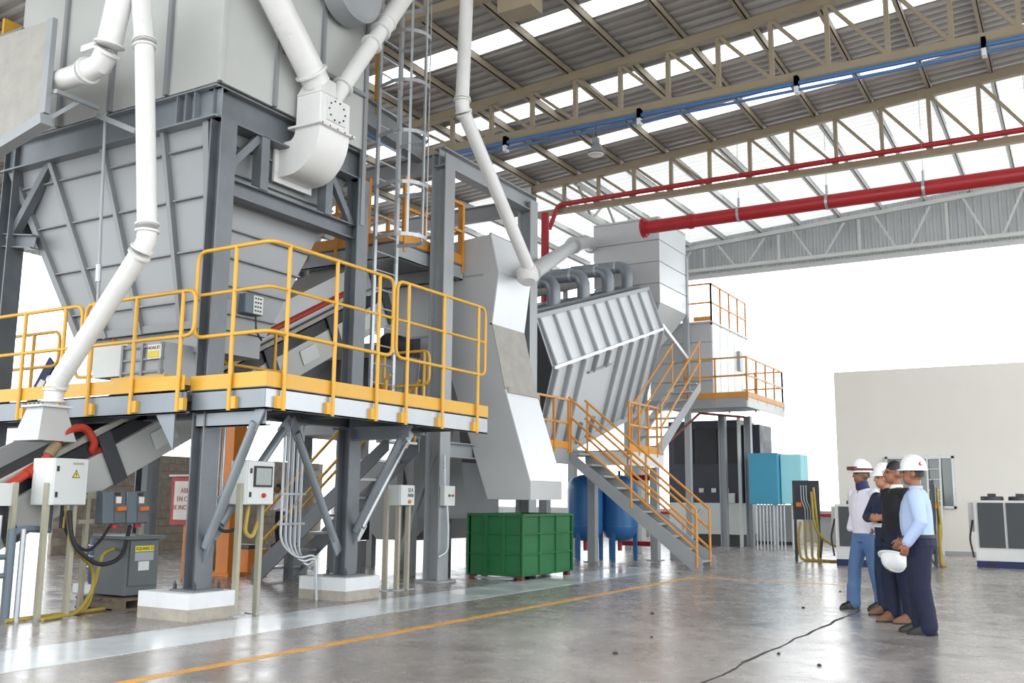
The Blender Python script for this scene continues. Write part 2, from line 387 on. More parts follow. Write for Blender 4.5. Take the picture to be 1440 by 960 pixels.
MB().bx(b.x-.2, b.x+.2, b.y-.1, b.y+.1, b.z+.2, b.z+.45).build('hanger_plate', 'truss', fx)
# ---- ground-level setting behind the machines
lw = struct(MB().bx(-30, 8, 34.8, 35.0, 0, 1.05).build('wall_parapet', 'low_wall'))
pipe('far_red_pipe', 'dark red pipe along the top of the low grey wall outside', [(-16, 34.7, .92), (-6.4, 34.7, .92)], .06, 'red_pipe', 8)
bl = struct(thing('wall_right', '', None, (-6.1, 28.6, 0))); del bl['label']
MB().bx(-6.1, 8, 28.7, 33, 0, 5.05).build('wall_body', 'wall_paint', bl)
MB().bx(-6.1, 8, 28.66, 28.7, 0, .1).build('skirting', 'low_wall', bl)
wn = struct(thing('window_1', '', None, (-4.8, 28.68, 1.22))); del wn['label']
MB().bx(-4.74, -3.12, 28.66, 28.69, 1.28, 2.55).build('pane', 'glass', wn)
for a in ((-4.8, -4.74, 1.22, 2.61), (-3.12, -3.06, 1.22, 2.61), (-4.8, -3.06, 1.22, 1.28), (-4.8, -3.06, 2.55, 2.61), (-3.95, -3.9, 1.28, 2.55)):
    MB().bx(a[0], a[1], 28.6, 28.7, a[2], a[3]).build('window_frame', 'alu', wn)
# concrete block wall behind the hoppers, each block its own piece
bw = struct(thing('wall_blocks', '', None, (-20.7, 14.5, 0))); del bw['label']
bm_ = MB().bx(-.07, .07, -.195, .195, .005, .195); blk = None
for r in range(12):
    for k in range(22):
        if blk is None: o = bm_.build('block', 'block', None); blk = o.data
        else: o = bpy.data.objects.new('block', blk); C.objects.link(o)
        o.parent = bw; o.location = (random.uniform(-.006, .006), k*.4+(r % 2)*.2, r*.2)
MB().bx(-20.76, -20.66, 14.3, 23.5, 0, 2.39).build('mortar', 'concrete_raw', bw)
# ================================================================ HOPPER TOWER
fr = thing('support_frame', 'dark galvanised steel frame of I-columns carrying the big grey hopper', 'frame', (-9.1, 8.1, .3))
def col(p, x, y, z0, z1, mt, d=.26, name='column', b=.26):
    o = MB().ibeam((x, y, z0), (x, y, z1), b, d, .022, .016, (1, 0, 0)).build(name, mt, p)
    for z in (z0+2.0, z0+2.35):
        if z < z1: MB().bx(x-d/2+.02, x+d/2-.02, y-b/2+.01, y+b/2-.01, z, z+.015).build('stiffener', mt, o)
    return o
ZP = .3
for x, y in ((-8.96, 8.11), (-8.99, 10.77)):
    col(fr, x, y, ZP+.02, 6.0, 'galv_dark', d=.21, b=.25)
    MB().bx(x-.2, x+.2, y-.22, y+.22, ZP, ZP+.025).build('base_plate', 'galv_dark', fr)
    for i, j in ((-1, -1), (1, -1), (1, 1), (-1, 1)): MB().lathe([(.022, 0), (.022, .06), (.01, .06), (.01, .09)], (x+i*.16, y+j*.18, ZP+.025), 6).build('anchor_bolt', 'dark', fr)
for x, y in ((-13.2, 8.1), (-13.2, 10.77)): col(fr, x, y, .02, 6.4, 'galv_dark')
MB().ibeam((-13.35, 8.05, 6.22), (-8.95, 8.05, 6.22), .22, .42, .025, .016).build('front_beam', 'galv_blue', fr)
MB().ibeam((-9.05, 8.0, 6.22), (-9.05, 10.9, 6.22), .22, .42, .025, .016).build('side_beam', 'galv_dark', fr)
MB().ibeam((-13.35, 10.8, 6.22), (-8.95, 10.8, 6.22), .22, .42).build('back_beam', 'galv_dark', fr)
MB().ibeam((-9.05, 8.2, 5.2), (-9.05, 10.7, 5.2), .18, .22).build('tie_beam', 'galv_dark', fr)
MB().ibeam((-13.2, 8.2, 5.2), (-13.2, 10.7, 5.2), .18, .22).build('tie_beam', 'galv_dark', fr)
for k in range(3): MB().bx(-9.0-.35-k*.16, -9.0-.33-k*.16, 7.95, 8.04, 6.03, 6.41).build('beam_stiffener', 'galv_blue', fr)
for yy in (8.82, 10.08): MB().beam((-9.02, yy, 5.3), (-9.02, yy, 6.02), .16, .14, (0, 1, 0)).build('post', 'galv_dark', fr)
MB().beam((-9.02, 8.3, 5.5), (-9.02, 8.76, 6.0), .1, .08, (1, 0, 0)).build('knee_brace', 'galv_dark', fr)
MB().beam((-9.02, 10.15, 5.95), (-9.02, 10.65, 5.3), .1, .08, (1, 0, 0)).build('knee_brace', 'galv_dark', fr)
MB().beam((-13.2, 8.1, 5.0), (-12.4, 8.1, 6.0), .12, .12).build('knee_brace', 'galv_dark', fr)
MB().ibeam((-13.9, 8.1, 5.1), (-12.6, 8.1, 4.9), .14, .2).build('stub_beam', 'galv_dark', fr)
# V bracing and platform props
def brace(p, a, b, r=.055, mt='galv_blue'):
    a, b = V(a), V(b); o = MB().tube([lerp(a, b, .1), lerp(a, b, .9)], r, 10).build('brace', mt, p, True)
    for t0, t1 in ((0, .14), (.86, 1)): MB().beam(lerp(a, b, t0), lerp(a, b, t1), .02, .15, (0, 0, 1)).build('gusset', mt, o)
    return o
brace(fr, (-7.95, 7.98, 2.38), (-8.93, 8.1, .62)); brace(fr, (-8.85, 9.42, 2.38), (-8.97, 8.3, .9)); brace(fr, (-8.85, 9.42, 2.38), (-8.97, 10.6, .62))
brace(fr, (-7.98, 10.77, 2.36), (-8.95, 10.8, .75)); brace(fr, (-8.9, 12.1, 2.38), (-8.97, 10.95, .8), .05, 'galv_bright')
for y, n_ in ((8.1, 'nearest the camera'), (10.77, 'beside the green bin side')):
    pd = thing('concrete_pedestal', 'white-topped concrete footing under the steel column ' + ('in front of the transformer' if y < 9 else 'between the control cabinet and the junction box'), 'footing', (-9.1, y, 0))
    MB().bx(-9.5, -8.67, y-.36, y+.36, 0, .13).build('raw_base', 'concrete_raw', pd)
    MB().bx(-9.5, -8.67, y-.36, y+.36, .13, .3).build('painted_cap', 'concrete_ped', pd)
# ---- the hopper
hp = thing('feed_hopper', 'huge light grey ribbed steel feed hopper at upper left', 'hopper', (-11, 9.4, 3.5))
xs_ = [-13.12, -12.06, -10.96, -9.85, -8.9]
for a, b in zip(xs_, xs_[1:]): MB().bx(a+.02, b-.02, 7.95, 7.99, 6.45, 9.1).build('upper_panel', 'hopper', hp)
for x in xs_[1:-1]: MB().bx(x-.035, x+.035, 7.9, 7.96, 6.45, 9.1).build('vertical_flange', 'steel_paint', hp)
ys_ = [7.95, 8.88, 9.77, 10.75]
for a, b in zip(ys_, ys_[1:]): MB().bx(-8.94, -8.9, a+.02, b-.02, 6.45, 9.1).build('upper_panel', 'hopper', hp)
for y in ys_[1:-1]: MB().bx(-8.91, -8.86, y-.03, y+.03, 6.45, 9.1).build('vertical_flange', 'steel_paint', hp)
MB().bx(-8.93, -8.87, 7.92, 7.98, 6.45, 9.1).build('corner_angle', 'hopper', hp)
MB().bx(-8.93, -8.87, 10.7, 10.78, 5.3, 9.1).build('corner_angle', 'steel_paint', hp)
MB().bx(-13.12, -8.94, 10.7, 10.75, 6.45, 9.1).build('back_panel', 'hopper', hp)
MB().bx(-13.14, -13.1, 7.95, 10.75, 6.45, 9.1).build('end_panel', 'hopper', hp)
MB().bx(-8.9, -8.84, 9.0, 10.7, 7.25, 7.31).build('panel_angle', 'steel_paint', hp)
# tapered lower part: top ring and bottom ring, then ribs laid over the slabs
T = [V((-13.25, 8.1, 6.05)), V((-9.2, 8.1, 6.05)), V((-9.2, 10.75, 6.05)), V((-13.25, 10.75, 6.05))]
B = [V((-12.0, 8.55, 3.5)), V((-9.45, 8.55, 3.5)), V((-9.45, 9.5, 3.5)), V((-12.0, 9.5, 3.5))]
for i in range(4):
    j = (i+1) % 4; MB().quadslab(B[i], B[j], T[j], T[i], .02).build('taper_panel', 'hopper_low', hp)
def onface(i, u, v, o=0):
    j = (i+1) % 4; p = lerp(lerp(T[i], T[j], u), lerp(B[i], B[j], u), v); n = (B[j]-B[i]).cross(T[i]-B[i]).normalized()
    return p+n*o
us = [0, .22, .5, .8, 1]
for u in us: MB().beam(onface(0, u, 0, .04), onface(0, u, 1, .04), .07 if 0 < u < 1 else .1, .08, (0, 1, 0)).build('sloping_rib', 'steel_paint', hp)
for v in (.12, .36, .62, .86):
    for u0, u1 in zip(us, us[1:]): MB().beam(onface(0, u0+.02, v, .03), onface(0, u1-.02, v, .03), .06, .02, (0, 0, 1)).build('cross_rib', 'steel_paint', hp)
MB().beam(onface(0, 0, .98, .03), onface(0, 1, .98, .03), .05, .1).build('bottom_flange', 'steel_paint', hp)
for v in (.08, .22, .36, .5, .64, .78, .92): MB().beam(onface(1, 0, v, .03), onface(1, 1, v, .03), .02, .06, (1, 0, 0)).build('cross_rib', 'steel_paint', hp)
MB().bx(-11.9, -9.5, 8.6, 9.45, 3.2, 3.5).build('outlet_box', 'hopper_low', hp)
MB().bx(-9.44, -9.4, 8.75, 9.05, 3.9, 4.15).build('hatch_cover', 'steel_paint', hp)
ht = thing('hopper_top_rail', 'yellow toe board along the far top edge of the hopper', 'railing', (-13.3, 10.9, 9.1))
MB().bx(-13.6, -13.55, 7.9, 11, 8.2, 8.45).build('toe_board', 'yellow', ht)
MB().bx(-14.2, -13.1, 7.9, 11, 8.1, 8.2).build('walkway', 'steel_paint', ht)
# vibrating feeder below
fd = thing('vibrating_feeder', 'grey vibrating feeder with boxed motor standing on the platform below the hopper', 'feeder', (-10.5, 8.3, 2.76))
MB().prism([(-11.35, 8.2, 3.32), (-10.6, 8.2, 3.34), (-10.6, 8.2, 2.9), (-11.25, 8.2, 2.9)], (0, .5, 0)).build('trough', 'cab_white', fd)
MB().bx(-10.6, -9.83, 8.15, 8.75, 2.86, 3.28).build('body', 'steel_lt', fd)
for k in range(3): MB().bx(-10.6, -9.83, 8.12, 8.16, 2.9+k*.16, 2.93+k*.16).build('body_rib', 'steel_paint', fd)
for x in (-10.58, -10.2, -9.86): MB().bx(x-.02, x+.02, 8.11, 8.16, 2.86, 3.28).build('body_rib', 'steel_paint', fd)
MB().bx(-10.75, -9.75, 8.1, 8.8, 2.76, 2.86).build('base_plate', 'yellow', fd)
s_ = MB().bx(-10.05, -9.82, 8.08, 8.1, 3.06, 3.24).build('name_plate', 'sign_white', fd)
MB().bx(-10.03, -9.84, 8.07, 8.08, 3.08, 3.16).build('warning_strip', 'label_yellow', s_)
text('lettering', 'ADALID', .06, (-9.935, 8.078, 3.2), FACE_MY, 'black', s_)
# ---- handrails
def rail(parent, pts, zf, hs, mt, posts, r=.024, loop=True, lowpost=.26, rows=None):
    """pts: plan polyline; hs heights above zf; posts: plan points"""
    h = MB(); top = [V((p[0], p[1], zf+hs[0])) for p in pts]; low = [V((p[0], p[1], zf+hs[-1])) for p in reversed(pts)]
    if loop: o = MB().tube(fillet(top+low, .14, 5, True), r, 10, closed=True).build('rail_loop', mt, parent, True)
    else:
        o = MB().tube(fillet(top, .12, 4), r, 10).build('top_rail', mt, parent, True); MB().tube(fillet(list(reversed(low)), .1, 4), r*.85, 8).build('low_rail', mt, parent, True)
    for q in hs[1:-1]: MB().tube(fillet([V((p[0], p[1], zf+q)) for p in pts], .1, 4), r*.8, 8).build('mid_rail', mt, parent, True)
    along_x = abs(pts[-1][0]-pts[0][0]) > 1.5 and abs(pts[-1][1]-pts[0][1]) < .1
    for x, y in posts:
        po = MB().tube([(x, y, zf-lowpost), (x, y, zf+hs[0])], r*1.05, 10).build('post', mt, parent, True)
        if lowpost: (MB().bx(x, x+.1, y, y+.06, zf-.24, zf-.1) if along_x or y < 7.9 else MB().bx(x-.06, x, y-.1, y, zf-.24, zf-.1)).build('post_bracket', mt, po)
# left platform
lpf = thing('work_platform', 'steel walkway with yellow two-bar handrails below the hopper at left', 'platform', (-11.5, 7.85, 2.3))
MB().bx(-16, -9.25, 7.86, 8.6, 2.56, 2.6).build('deck', 'steel_paint', lpf)
MB().chan((-16, 7.83, 2.46), (-8.98, 7.83, 2.46), .07, .26, .016, 1).build('edge_beam', 'galv_blue', lpf)
MB().ibeam((-16, 8.55, 2.45), (-9.2, 8.55, 2.45), .14, .24).build('back_beam', 'galv_dark', lpf)
MB().bx(-16, -9.0, 7.775, 7.79, 2.6, 2.77).build('toe_board', 'yellow', lpf)
for x in (-14, -12.3, -10.6): MB().beam((x, 7.86, 2.44), (x, 8.55, 2.44), .1, .2).build('joist', 'galv_dark', lpf)
MB().prism([(-9.55, 7.84, 2.36), (-9.2, 7.84, 2.36), (-9.2, 7.84, 1.9)], (0, .02, 0)).build('gusset', 'galv_blue', lpf)
xp = lambda px, py: at(px, py, y=7.75).x
ps = [xp(25, 578), xp(82, 570), xp(122, 573), xp(183, 568), xp(249, 563)]
rail(lpf, [(-16, 7.75), (xp(112, 500), 7.75)], 2.6, [1.17, .63], 'yellow', [(ps[0], 7.75), (ps[1], 7.75), (-15, 7.75)])
rail(lpf, [(xp(117, 500), 7.75), (xp(272, 480), 7.75)], 2.6, [1.17, .63], 'yellow', [(p, 7.75) for p in ps[2:]])
rail(lpf, [(-15.6, 8.6), (-12.6, 8.6)], 2.6, [1.1, .6], 'yellow', [(-14.8, 8.6), (-13.2, 8.6)], lowpost=0)
rail(lpf, [(-12.2, 8.6), (-11.4, 8.6)], 2.6, [1.0, .4], 'yellow', [(-11.9, 8.6)], lowpost=0)
# right platform
rpf = thing('corner_platform', 'raised steel platform with yellow three-bar handrails around its near corner', 'platform', (-8.6, 10, 2.3))
XE, YE = -7.85, 7.93
MB().bx(-10, XE, YE, 12.6, 2.55, 2.6).build('deck', 'steel_paint', rpf)
MB().chan((XE-.03, YE, 2.47), (XE-.03, 12.62, 2.47), .07, .24, .016, 1).build('edge_beam', 'galv_bright', rpf)
MB().chan((-9.02, YE+.03, 2.47), (XE, YE+.03, 2.47), .07, .24, .016, 1).build('end_beam', 'galv_blue', rpf)
MB().chan((-9.02, YE+.12, 2.26), (XE-.06, YE+.12, 2.26), .09, .18, .016, 1).build('bracket_beam', 'galv_blue', rpf)
MB().ibeam((-8.97, 10.77, 2.26), (XE-.1, 10.77, 2.26), .14, .18).build('bracket_beam', 'galv_blue', rpf)
MB().ibeam((-9.0, 8.3, 2.44), (-9.0, 12.6, 2.44), .14, .2).build('inner_beam', 'galv_dark', rpf)
for y in (8.9, 9.8, 11.6, 12.55): MB().beam((-10, y, 2.47), (XE-.06, y, 2.47), .06, .14).build('joist', 'galv_dark', rpf)
MB().bx(XE+.0, XE+.015, YE-.015, 12.62, 2.6, 2.77).build('toe_board', 'yellow', rpf)
MB().bx(-9.05, XE, YE-.015, YE, 2.6, 2.77).build('toe_board', 'yellow', rpf)
XR = XE+.05; yp = lambda px, py: at(px, py, x=XR).y
fp = [yp(p, q) for p, q in ((399, 555), (468, 565), (529, 575), (571, 581), (622, 588), (671, 596))]
rail(rpf, [(-9.0, YE-.05), (XR, YE-.05), (XR, yp(552, 480))], 2.6, [1.66, 1.13, .62], 'yellow', [(at(322, 555, y=YE-.05).x, YE-.05)]+[(XR, y) for y in fp[:3]])
rail(rpf, [(XR, yp(557, 480)), (XR, yp(682, 500))], 2.6, [1.66, 1.13, .62], 'yellow', [(XR, y) for y in fp[3:]])
rail(rpf, [(-9.9, 12.55), (-8.9, 12.55)], 2.6, [1.1, .55], 'yellow', [(-9.8, 12.55), (-9.0, 12.55)], lowpost=0)
rail(rpf, [(-9.95, 9.2), (-9.95, 10.4)], 2.6, [1.1, .55], 'yellow', [(-9.95, 9.4), (-9.95, 10.2)], lowpost=0)
# ---- tall rear frame, upper platform, ladder
tf = thing('rear_frame', 'grey painted steel frame with the tall column right of the ladder', 'frame', (-9.5, 13.7, 0))
for y in (13.7, 16.75):
    o = MB().ibeam((-9.5, y, .02), (-9.5, y, 7.4), .3, .3, .022, .016, (1, 0, 0)).build('column', 'steel_lt', tf)
    MB().bx(-9.75, -9.25, y-.25, y+.25, 0, .03).build('base_plate', 'steel_lt', tf)
for x in (-12.6,): MB().ibeam((x, 13.7, .0), (x, 13.7, 7.4), .3, .3, .022, .016, (1, 0, 0)).build('column', 'steel_lt', tf)
MB().ibeam((-9.5, 13.55, 7.35), (-9.5, 16.9, 7.35), .24, .34).build('top_beam', 'steel_lt', tf)
MB().ibeam((-12.6, 13.7, 7.3), (-9.6, 13.7, 7.3), .2, .3).build('cross_beam', 'steel_lt', tf)
MB().ibeam((-12.6, 16.75, 7.3), (-9.6, 16.75, 7.3), .2, .3).build('cross_beam', 'steel_lt', tf)
MB().ibeam((-9.5, 13.9, 2.2), (-9.5, 16.6, 2.2), .2, .26).build('tie_beam', 'steel_lt', tf)
MB().beam((-10.3, 13.7, .3), (-9.55, 13.7, 2.1), .07, .07).build('brace', 'steel_lt', tf)
up = thing('upper_platform', 'high grey platform with orange handrails behind the caged ladder', 'platform', (-10.8, 13.5, 5.4))
MB().bx(-12.5, -9.75, 12.7, 14.72, 5.62, 5.68).build('deck', 'steel_paint', up)
for a, b in (((-12.5, 12.72, 5.5), (-9.75, 12.72, 5.5)), ((-9.77, 12.7, 5.5), (-9.77, 14.72, 5.5)), ((-12.5, 14.7, 5.5), (-9.75, 14.7, 5.5))): MB().chan(a, b, .08, .26, .016).build('edge_beam', 'steel_lt', up)
MB().bx(-12.5, -9.75, 12.68, 12.7, 5.66, 5.84).build('toe_board', 'orange', up); MB().bx(-9.75, -9.73, 12.68, 14.72, 5.66, 5.84).build('toe_board', 'orange', up)
for pts, posts in (([(-12.4, 12.69), (-10.35, 12.69)], (0, .33, .66, 1)), ([(-9.74, 12.9), (-9.74, 14.7)], (0, .5, 1)), ([(-9.74, 14.7), (-12.4, 14.7)], (.02, .33, .66, 1))):
    a, b = pts
    for h_ in (1.15, .62): MB().beam((*a, 5.66+h_), (*b, 5.66+h_), .05, .05).build('rail', 'orange', up)
    for t in posts:
        q = lerp((*a, 0), (*b, 0), t); MB().beam((q.x, q.y, 5.5), (q.x, q.y, 6.83), .06, .06, (0, 1, 0)).build('post', 'orange', up)
ld = thing('caged_ladder', 'tall galvanised ladder with safety cage beside the tall grey column', 'ladder', (-9.5, 12.1, 2.6))
YA, YB, XL = 11.83, 12.39, -9.5
for y in (YA, YB): MB().beam((XL, y, 2.6), (XL, y, 9.6), .065, .04, (1, 0, 0)).build('stringer', 'galv_bright', ld)
z = 2.85
while z < 9.5: MB().tube([(XL, YA, z), (XL, YB, z)], .014, 8).build('rung', 'galv_bright', ld, True); z += .3
hoops = [5.45, 6.3, 7.15, 8.0, 8.85, 9.55]; ym = (YA+YB)/2
arc = [(XL+.35+.37*math.sin(a), ym-.36*math.cos(a)) for a in [math.pi*k/12 for k in range(13)]]
arc = [(XL, YA)]+[(XL+.35, ym-.36)]+arc[1:-1]+[(XL+.35, ym+.36)]+[(XL, YB)]
for z in hoops:
    h = MB()
    for a, b in zip(arc, arc[1:]): h.beam((*a, z), (*b, z), .012, .06)
    h.build('cage_hoop', 'galv_bright', ld)
for k in (2, 4, 7, 10, 12): MB().beam((*arc[k], hoops[0]), (*arc[k], 9.6), .04, .012, (arc[k][0]-XL-.35, arc[k][1]-ym, 0)).build('cage_strap', 'galv_bright', ld)
# hopper-side gantry behind the ladder with beacon and yellow posts
gn = thing('gantry_beam', 'dark grey gantry beam with orange beacon at the hopper top corner', 'beam', (-9.85, 11.2, 7))
MB().ibeam((-9.85, 10.85, 7.75), (-9.85, 13.5, 7.5), .18, .45).build('beam', 'steel_paint', gn)
bc = MB().lathe([(.05, 0), (.05, .07)], (-9.7, 11.3, 7.2), 12).build('beacon_base', 'steel_lt', gn, True)
MB().lathe([(.05, .07), (.052, .14), (.03, .18)], (-9.7, 11.3, 7.2), 12).build('beacon_lens', 'knob_orange', bc, True)
MB().beam((-9.7, 11.3, 7.2), (-9.8, 11.3, 7.5), .03, .03).build('beacon_bracket', 'steel_lt', gn)
for y, z0 in ((11.0, 7.9), (12.2, 7.7)): MB().beam((-9.85, y, z0), (-9.85, y, z0+1.8), .07, .07, (0, 1, 0)).build('yellow_post', 'yellow', gn)
MB().beam((-9.85, 11.0, 9.0), (-9.85, 12.2, 8.8), .06, .06).build('yellow_rail', 'yellow', gn); MB().bx(-9.6, -9.0, 10.5, 11.0, 8.9, 9.2).build('yellow_plate', 'yellow', gn)
# ---- white ducts
def duct(name, label, segs, mt='white_pipe', n=18):
    """segs: list of (points, radius); flanges at every joint"""
    t = thing(name, label, 'duct', segs[0][0][0])
    for pts, r in segs:
        MB().tube(pts, r, n).build('pipe_run', mt, t, True)
        for e, f in ((pts[0], pts[1]), (pts[-1], pts[-2])):
            d = (V(f)-V(e)).normalized(); MB().lathe([(r*1.22, -.012), (r*1.22, .012)], V(e)+d*.02, n, d).build('flange_ring', mt, t, True)
    return t
P_ = lambda px, py: at(px, py, y=7.2)
b0, b1, b2, b3 = P_(196, -30), P_(207, 322), P_(203, 348), P_(80, 540)
d1 = duct('dust_duct', 'long white dust duct dropping past the hopper to a square hood', [([b0, P_(203, 60)], .115), ([P_(203, 64), P_(207, 318)], .112), ([P_(207, 323), P_(206, 338), P_(199, 352)], .112), ([P_(197, 356), b3], .112), ([P_(77, 546), P_(75, 566)], .11)])
hb = at(53, 612, y=6.95)+V((-.24, .25, .36)); hb.z = P_(74, 568).z-.03
hd = MB().add([V((hb.x+sx*.15, hb.y+sy*.15, hb.z)) for sx, sy in ((-1, -1), (1, -1), (1, 1), (-1, 1))]+[V((hb.x+sx*.25, hb.y+sy*.25, hb.z-.41)) for sx, sy in ((-1, -1), (1, -1), (1, 1), (-1, 1))], [(0, 1, 2, 3), (0, 4, 5, 1), (1, 5, 6, 2), (2, 6, 7, 3), (3, 7, 4, 0)]).build('hood', 'chute', d1)
MB().bx(hb.x-.2, hb.x+.2, hb.y-.2, hb.y+.2, hb.z-.01, hb.z+.015).build('hood_flange', 'white_paint', d1)
for k in range(5): MB().lathe([(.014, 0), (.014, .02)], (hb.x-.16+k*.08, hb.y-.17, hb.z+.015), 6).build('hood_bolt', 'dark', d1)
q = [P_(190, -25), P_(178, 45), P_(168, 72)]
d2 = duct('branch_duct', 'white branch duct bending left above the hopper beam', [([q[0]+V((0, -.15, 0)), q[2]+V((0, -.15, 0))], .15), ([P_(166, 78)+V((0, -.15, 0)), P_(156, 98)+V((0, -.15, 0)), P_(138, 106)+V((0, -.15, 0))], .14), ([P_(136, 107)+V((0, -.15, 0)), P_(88, 120)+V((0, -.1, 0))], .13)])
MB().bx(q[2].x-.4, q[2].x-.12, 6.95, 7.0, q[2].z-.02, q[2].z+.06).build('damper_handle', 'white_pipe', d2)
pl = [at(p[0], p[1], y=6.9) for p in ((-70, 75), (74, 27), (62, 160), (10, 190), (-70, 205))]
pb = thing('duct_plate', 'weathered beige-grey plate box hanging before the hopper at the left edge', 'plate', (pl[2].x, 6.9, pl[3].z))
MB().prism(pl, (0, .06, 0)).build('plate', 'dusty', pb)
MB().beam(pl[1], pl[2]+V((0, 0, .0)), .12, .07, (0, 1, 0)).build('edge_angle', 'steel_lt', pb)
MB().beam(at(65, 168, y=6.88), at(-40, 232, y=6.88), .14, .16, (0, 1, 0)).build('lower_angle', 'steel_lt', pb)
MB().beam(at(60, 172, y=6.9), at(112, 142, y=7.3), .05, .05).build('stay', 'steel_lt', pb); MB().beam(at(78, 128, y=6.9), at(138, 152, y=7.6), .05, .05).build('stay', 'steel_lt', pb)
ty = thing('tie_rod', 'thin vertical tie rod with turnbuckle hanging before the hopper face', 'rod', at(137, 440, y=7.7))
MB().tube([at(148, 160, y=7.7), at(137, 440, y=7.7)], .02, 8).build('rod', 'steel_lt', ty, True)
MB().tube([at(139, 372, y=7.7), at(138, 396, y=7.7)], .035, 8).build('turnbuckle', 'galv_bright', ty, True)
MB().beam(at(139, 163, y=7.7), at(192, 185, y=7.75), .07, .07).build('bracket', 'steel_lt', ty)
# Y-piece box feeding the hopper side
yb = thing('inlet_box', 'white Y-shaped inlet box with bolted hatch and curved elbow at the hopper side', 'duct', (-8.65, 9.5, 5.6))
MB().bx(-8.85, -8.42, 9.25, 9.85, 6.28, 6.72).build('box', 'white_pipe', yb, bevel=.01)
MB().prism([(-8.85, 9.25, 6.72), (-8.42, 9.25, 6.72), (-8.5, 9.33, 6.98), (-8.78, 9.33, 6.98)], (0, .3, 0)).build('saddle', 'white_pipe', yb)
MB().bx(-8.93, -8.36, 9.19, 9.91, 6.25, 6.28).build('flange_plate', 'white_pipe', yb)
prof = []
for k in range(9):
    a = math.pi/2*k/8; prof.append((-8.95+.53*math.cos(a), 6.25-.62*math.sin(a)))
inner = [(-8.95+.1*math.cos(math.pi/2*k/4), 6.25-.14*math.sin(math.pi/2*k/4)) for k in range(4, -1, -1)]
prof = prof+[(-9.15, 5.63), (-9.15, 6.11)]+inner
MB().prism([(x, 9.25, z) for x, z in prof], (0, .6, 0)).build('elbow', 'white_pipe', yb, True)
MB().bx(-9.17, -9.13, 9.18, 9.92, 5.56, 6.18).build('end_flange', 'white_pipe', yb)
ho = MB().bx(-8.42, -8.4, 9.37, 9.75, 6.36, 6.68).build('hatch', 'white_paint', yb)
for a in [2*math.pi*k/10 for k in range(10)]: MB().lathe([(.012, 0), (.012, .014)], (-8.4, 9.56+.16*math.cos(a), 6.52+.14*math.sin(a)), 6, (1, 0, 0)).build('bolt', 'black', ho)
for k in range(5): MB().lathe([(.012, 0), (.012, .014)], (-8.37, 9.24+k*.15, 6.262), 6, (1, 0, 0)).build('bolt', 'black', yb)
MB().tube([(-8.62, 9.38, 6.9), at(377, -20, x=-8.6)], .19, 20).build('left_pipe', 'white_pipe', yb, True)
MB().lathe([(.23, -.015), (.23, .015)], lerp((-8.62, 9.38, 6.9), at(377, -20, x=-8.6), .12), 20, at(377, -20, x=-8.6)-V((-8.62, 9.38, 6.9))).build('flange_ring', 'white_pipe', yb, True)
e0, e1 = V((-8.6, 9.68, 6.75)), at(572, -10, x=-8.55)
MB().tube([e0, lerp(e0, e1, .62)], .115, 18).build('right_pipe', 'white_pipe', yb, True); MB().tube([lerp(e0, e1, .62), e1], .14, 18).build('right_pipe', 'white_pipe', yb, True)
for t in (.12, .5, .62, .7): MB().lathe([(.16, -.012), (.16, .012)], lerp(e0, e1, t), 18, e1-e0).build('flange_ring', 'white_pipe', yb, True)
fc = thing('blower_casing', 'grey round blower casing at the top edge above the white inlet box', 'blower', (-8.7, 9.6, 8.2))
MB().lathe([(.45, -.2), (.5, -.15), (.5, .15), (.45, .2)], (-8.65, 10.05, 8.6), 28, (1, 0, 0)).build('casing', 'steel_lt', fc, True)
MB().lathe([(.15, .2), (.15, .3)], (-8.65, 10.05, 8.6), 16, (1, 0, 0)).build('hub', 'steel_paint', fc, True)
# pipe A with junction
a0, a1, a2, a3 = at(657, -20, x=-8.5), at(650, 140, x=-8.5), at(652, 158, x=-8.5), at(744, 378, x=-8.5)
da = duct('drop_duct', 'slender white duct dropping from the roof to the junction above the dryer', [([a0, a1], .115), ([a1, at(650, 150, x=-8.5), a2], .12), ([a2, a3], .115)])
MB().lathe([(.14, -.16), (.2, -.1), (.2, .06), (.13, .14)], at(742, 388, x=-8.55), 18, (.3, -.3, -1)).build('junction_pot', 'white_pipe', da, True)
duct('cross_duct', 'dusty pale duct rising from the junction to the silo', [([at(746, 385, x=-8.6), at(803, 347, y=22.2)], .16), ([at(806, 345, y=22.3), at(822, 340, y=23.2), (-11.6, 24.1, 8.45)], .19)], 'chute')
# ================================================================ DISCHARGE CHUTE AND BIN
ch = thing('discharge_chute', 'tall folded sheet-metal discharge chute above the green bin', 'chute', (-9.2, 15.3, 1.36))
y0, y1 = 14.75, 15.92
front = [(-9.21, 6.18), (-9.32, 5.45), (-9.13, 4.5), (-8.8, 3.29), (-8.28, 1.68), (-8.28, 1.36)]
front = [(-9.16, 6.18), (-8.98, 5.45), (-9.11, 4.5), (-8.82, 3.29), (-8.3, 1.68), (-8.3, 1.36)]
back = [(-9.12, 1.36), (-9.6, 2.65), (-10.0, 3.7), (-10.3, 4.4), (-10.3, 6.1)]
for y, nm in ((y0, 'side_panel'), (y1-.02, 'side_panel')): MB().prism([(x, y, z) for x, z in front+back], (0, .02, 0)).build(nm, 'chute', ch)
names = ['upper_panel', 'hip_panel', 'dusty_panel', 'lower_panel', 'lip']; mts = ['chute_bright', 'chute_bright', 'dusty', 'chute_bright', 'chute']
for (a, b), nm, mt in zip(zip(front, front[1:]), names, mts): MB().quadslab((a[0], y1, a[1]), (a[0], y0, a[1]), (b[0], y0, b[1]), (b[0], y1, b[1]), -.02).build(nm, mt, ch)
for a, b in zip(back, back[1:]): MB().quadslab((a[0], y0, a[1]), (a[0], y1, a[1]), (b[0], y1, b[1]), (b[0], y0, b[1]), .02).build('back_panel', 'chute', ch)
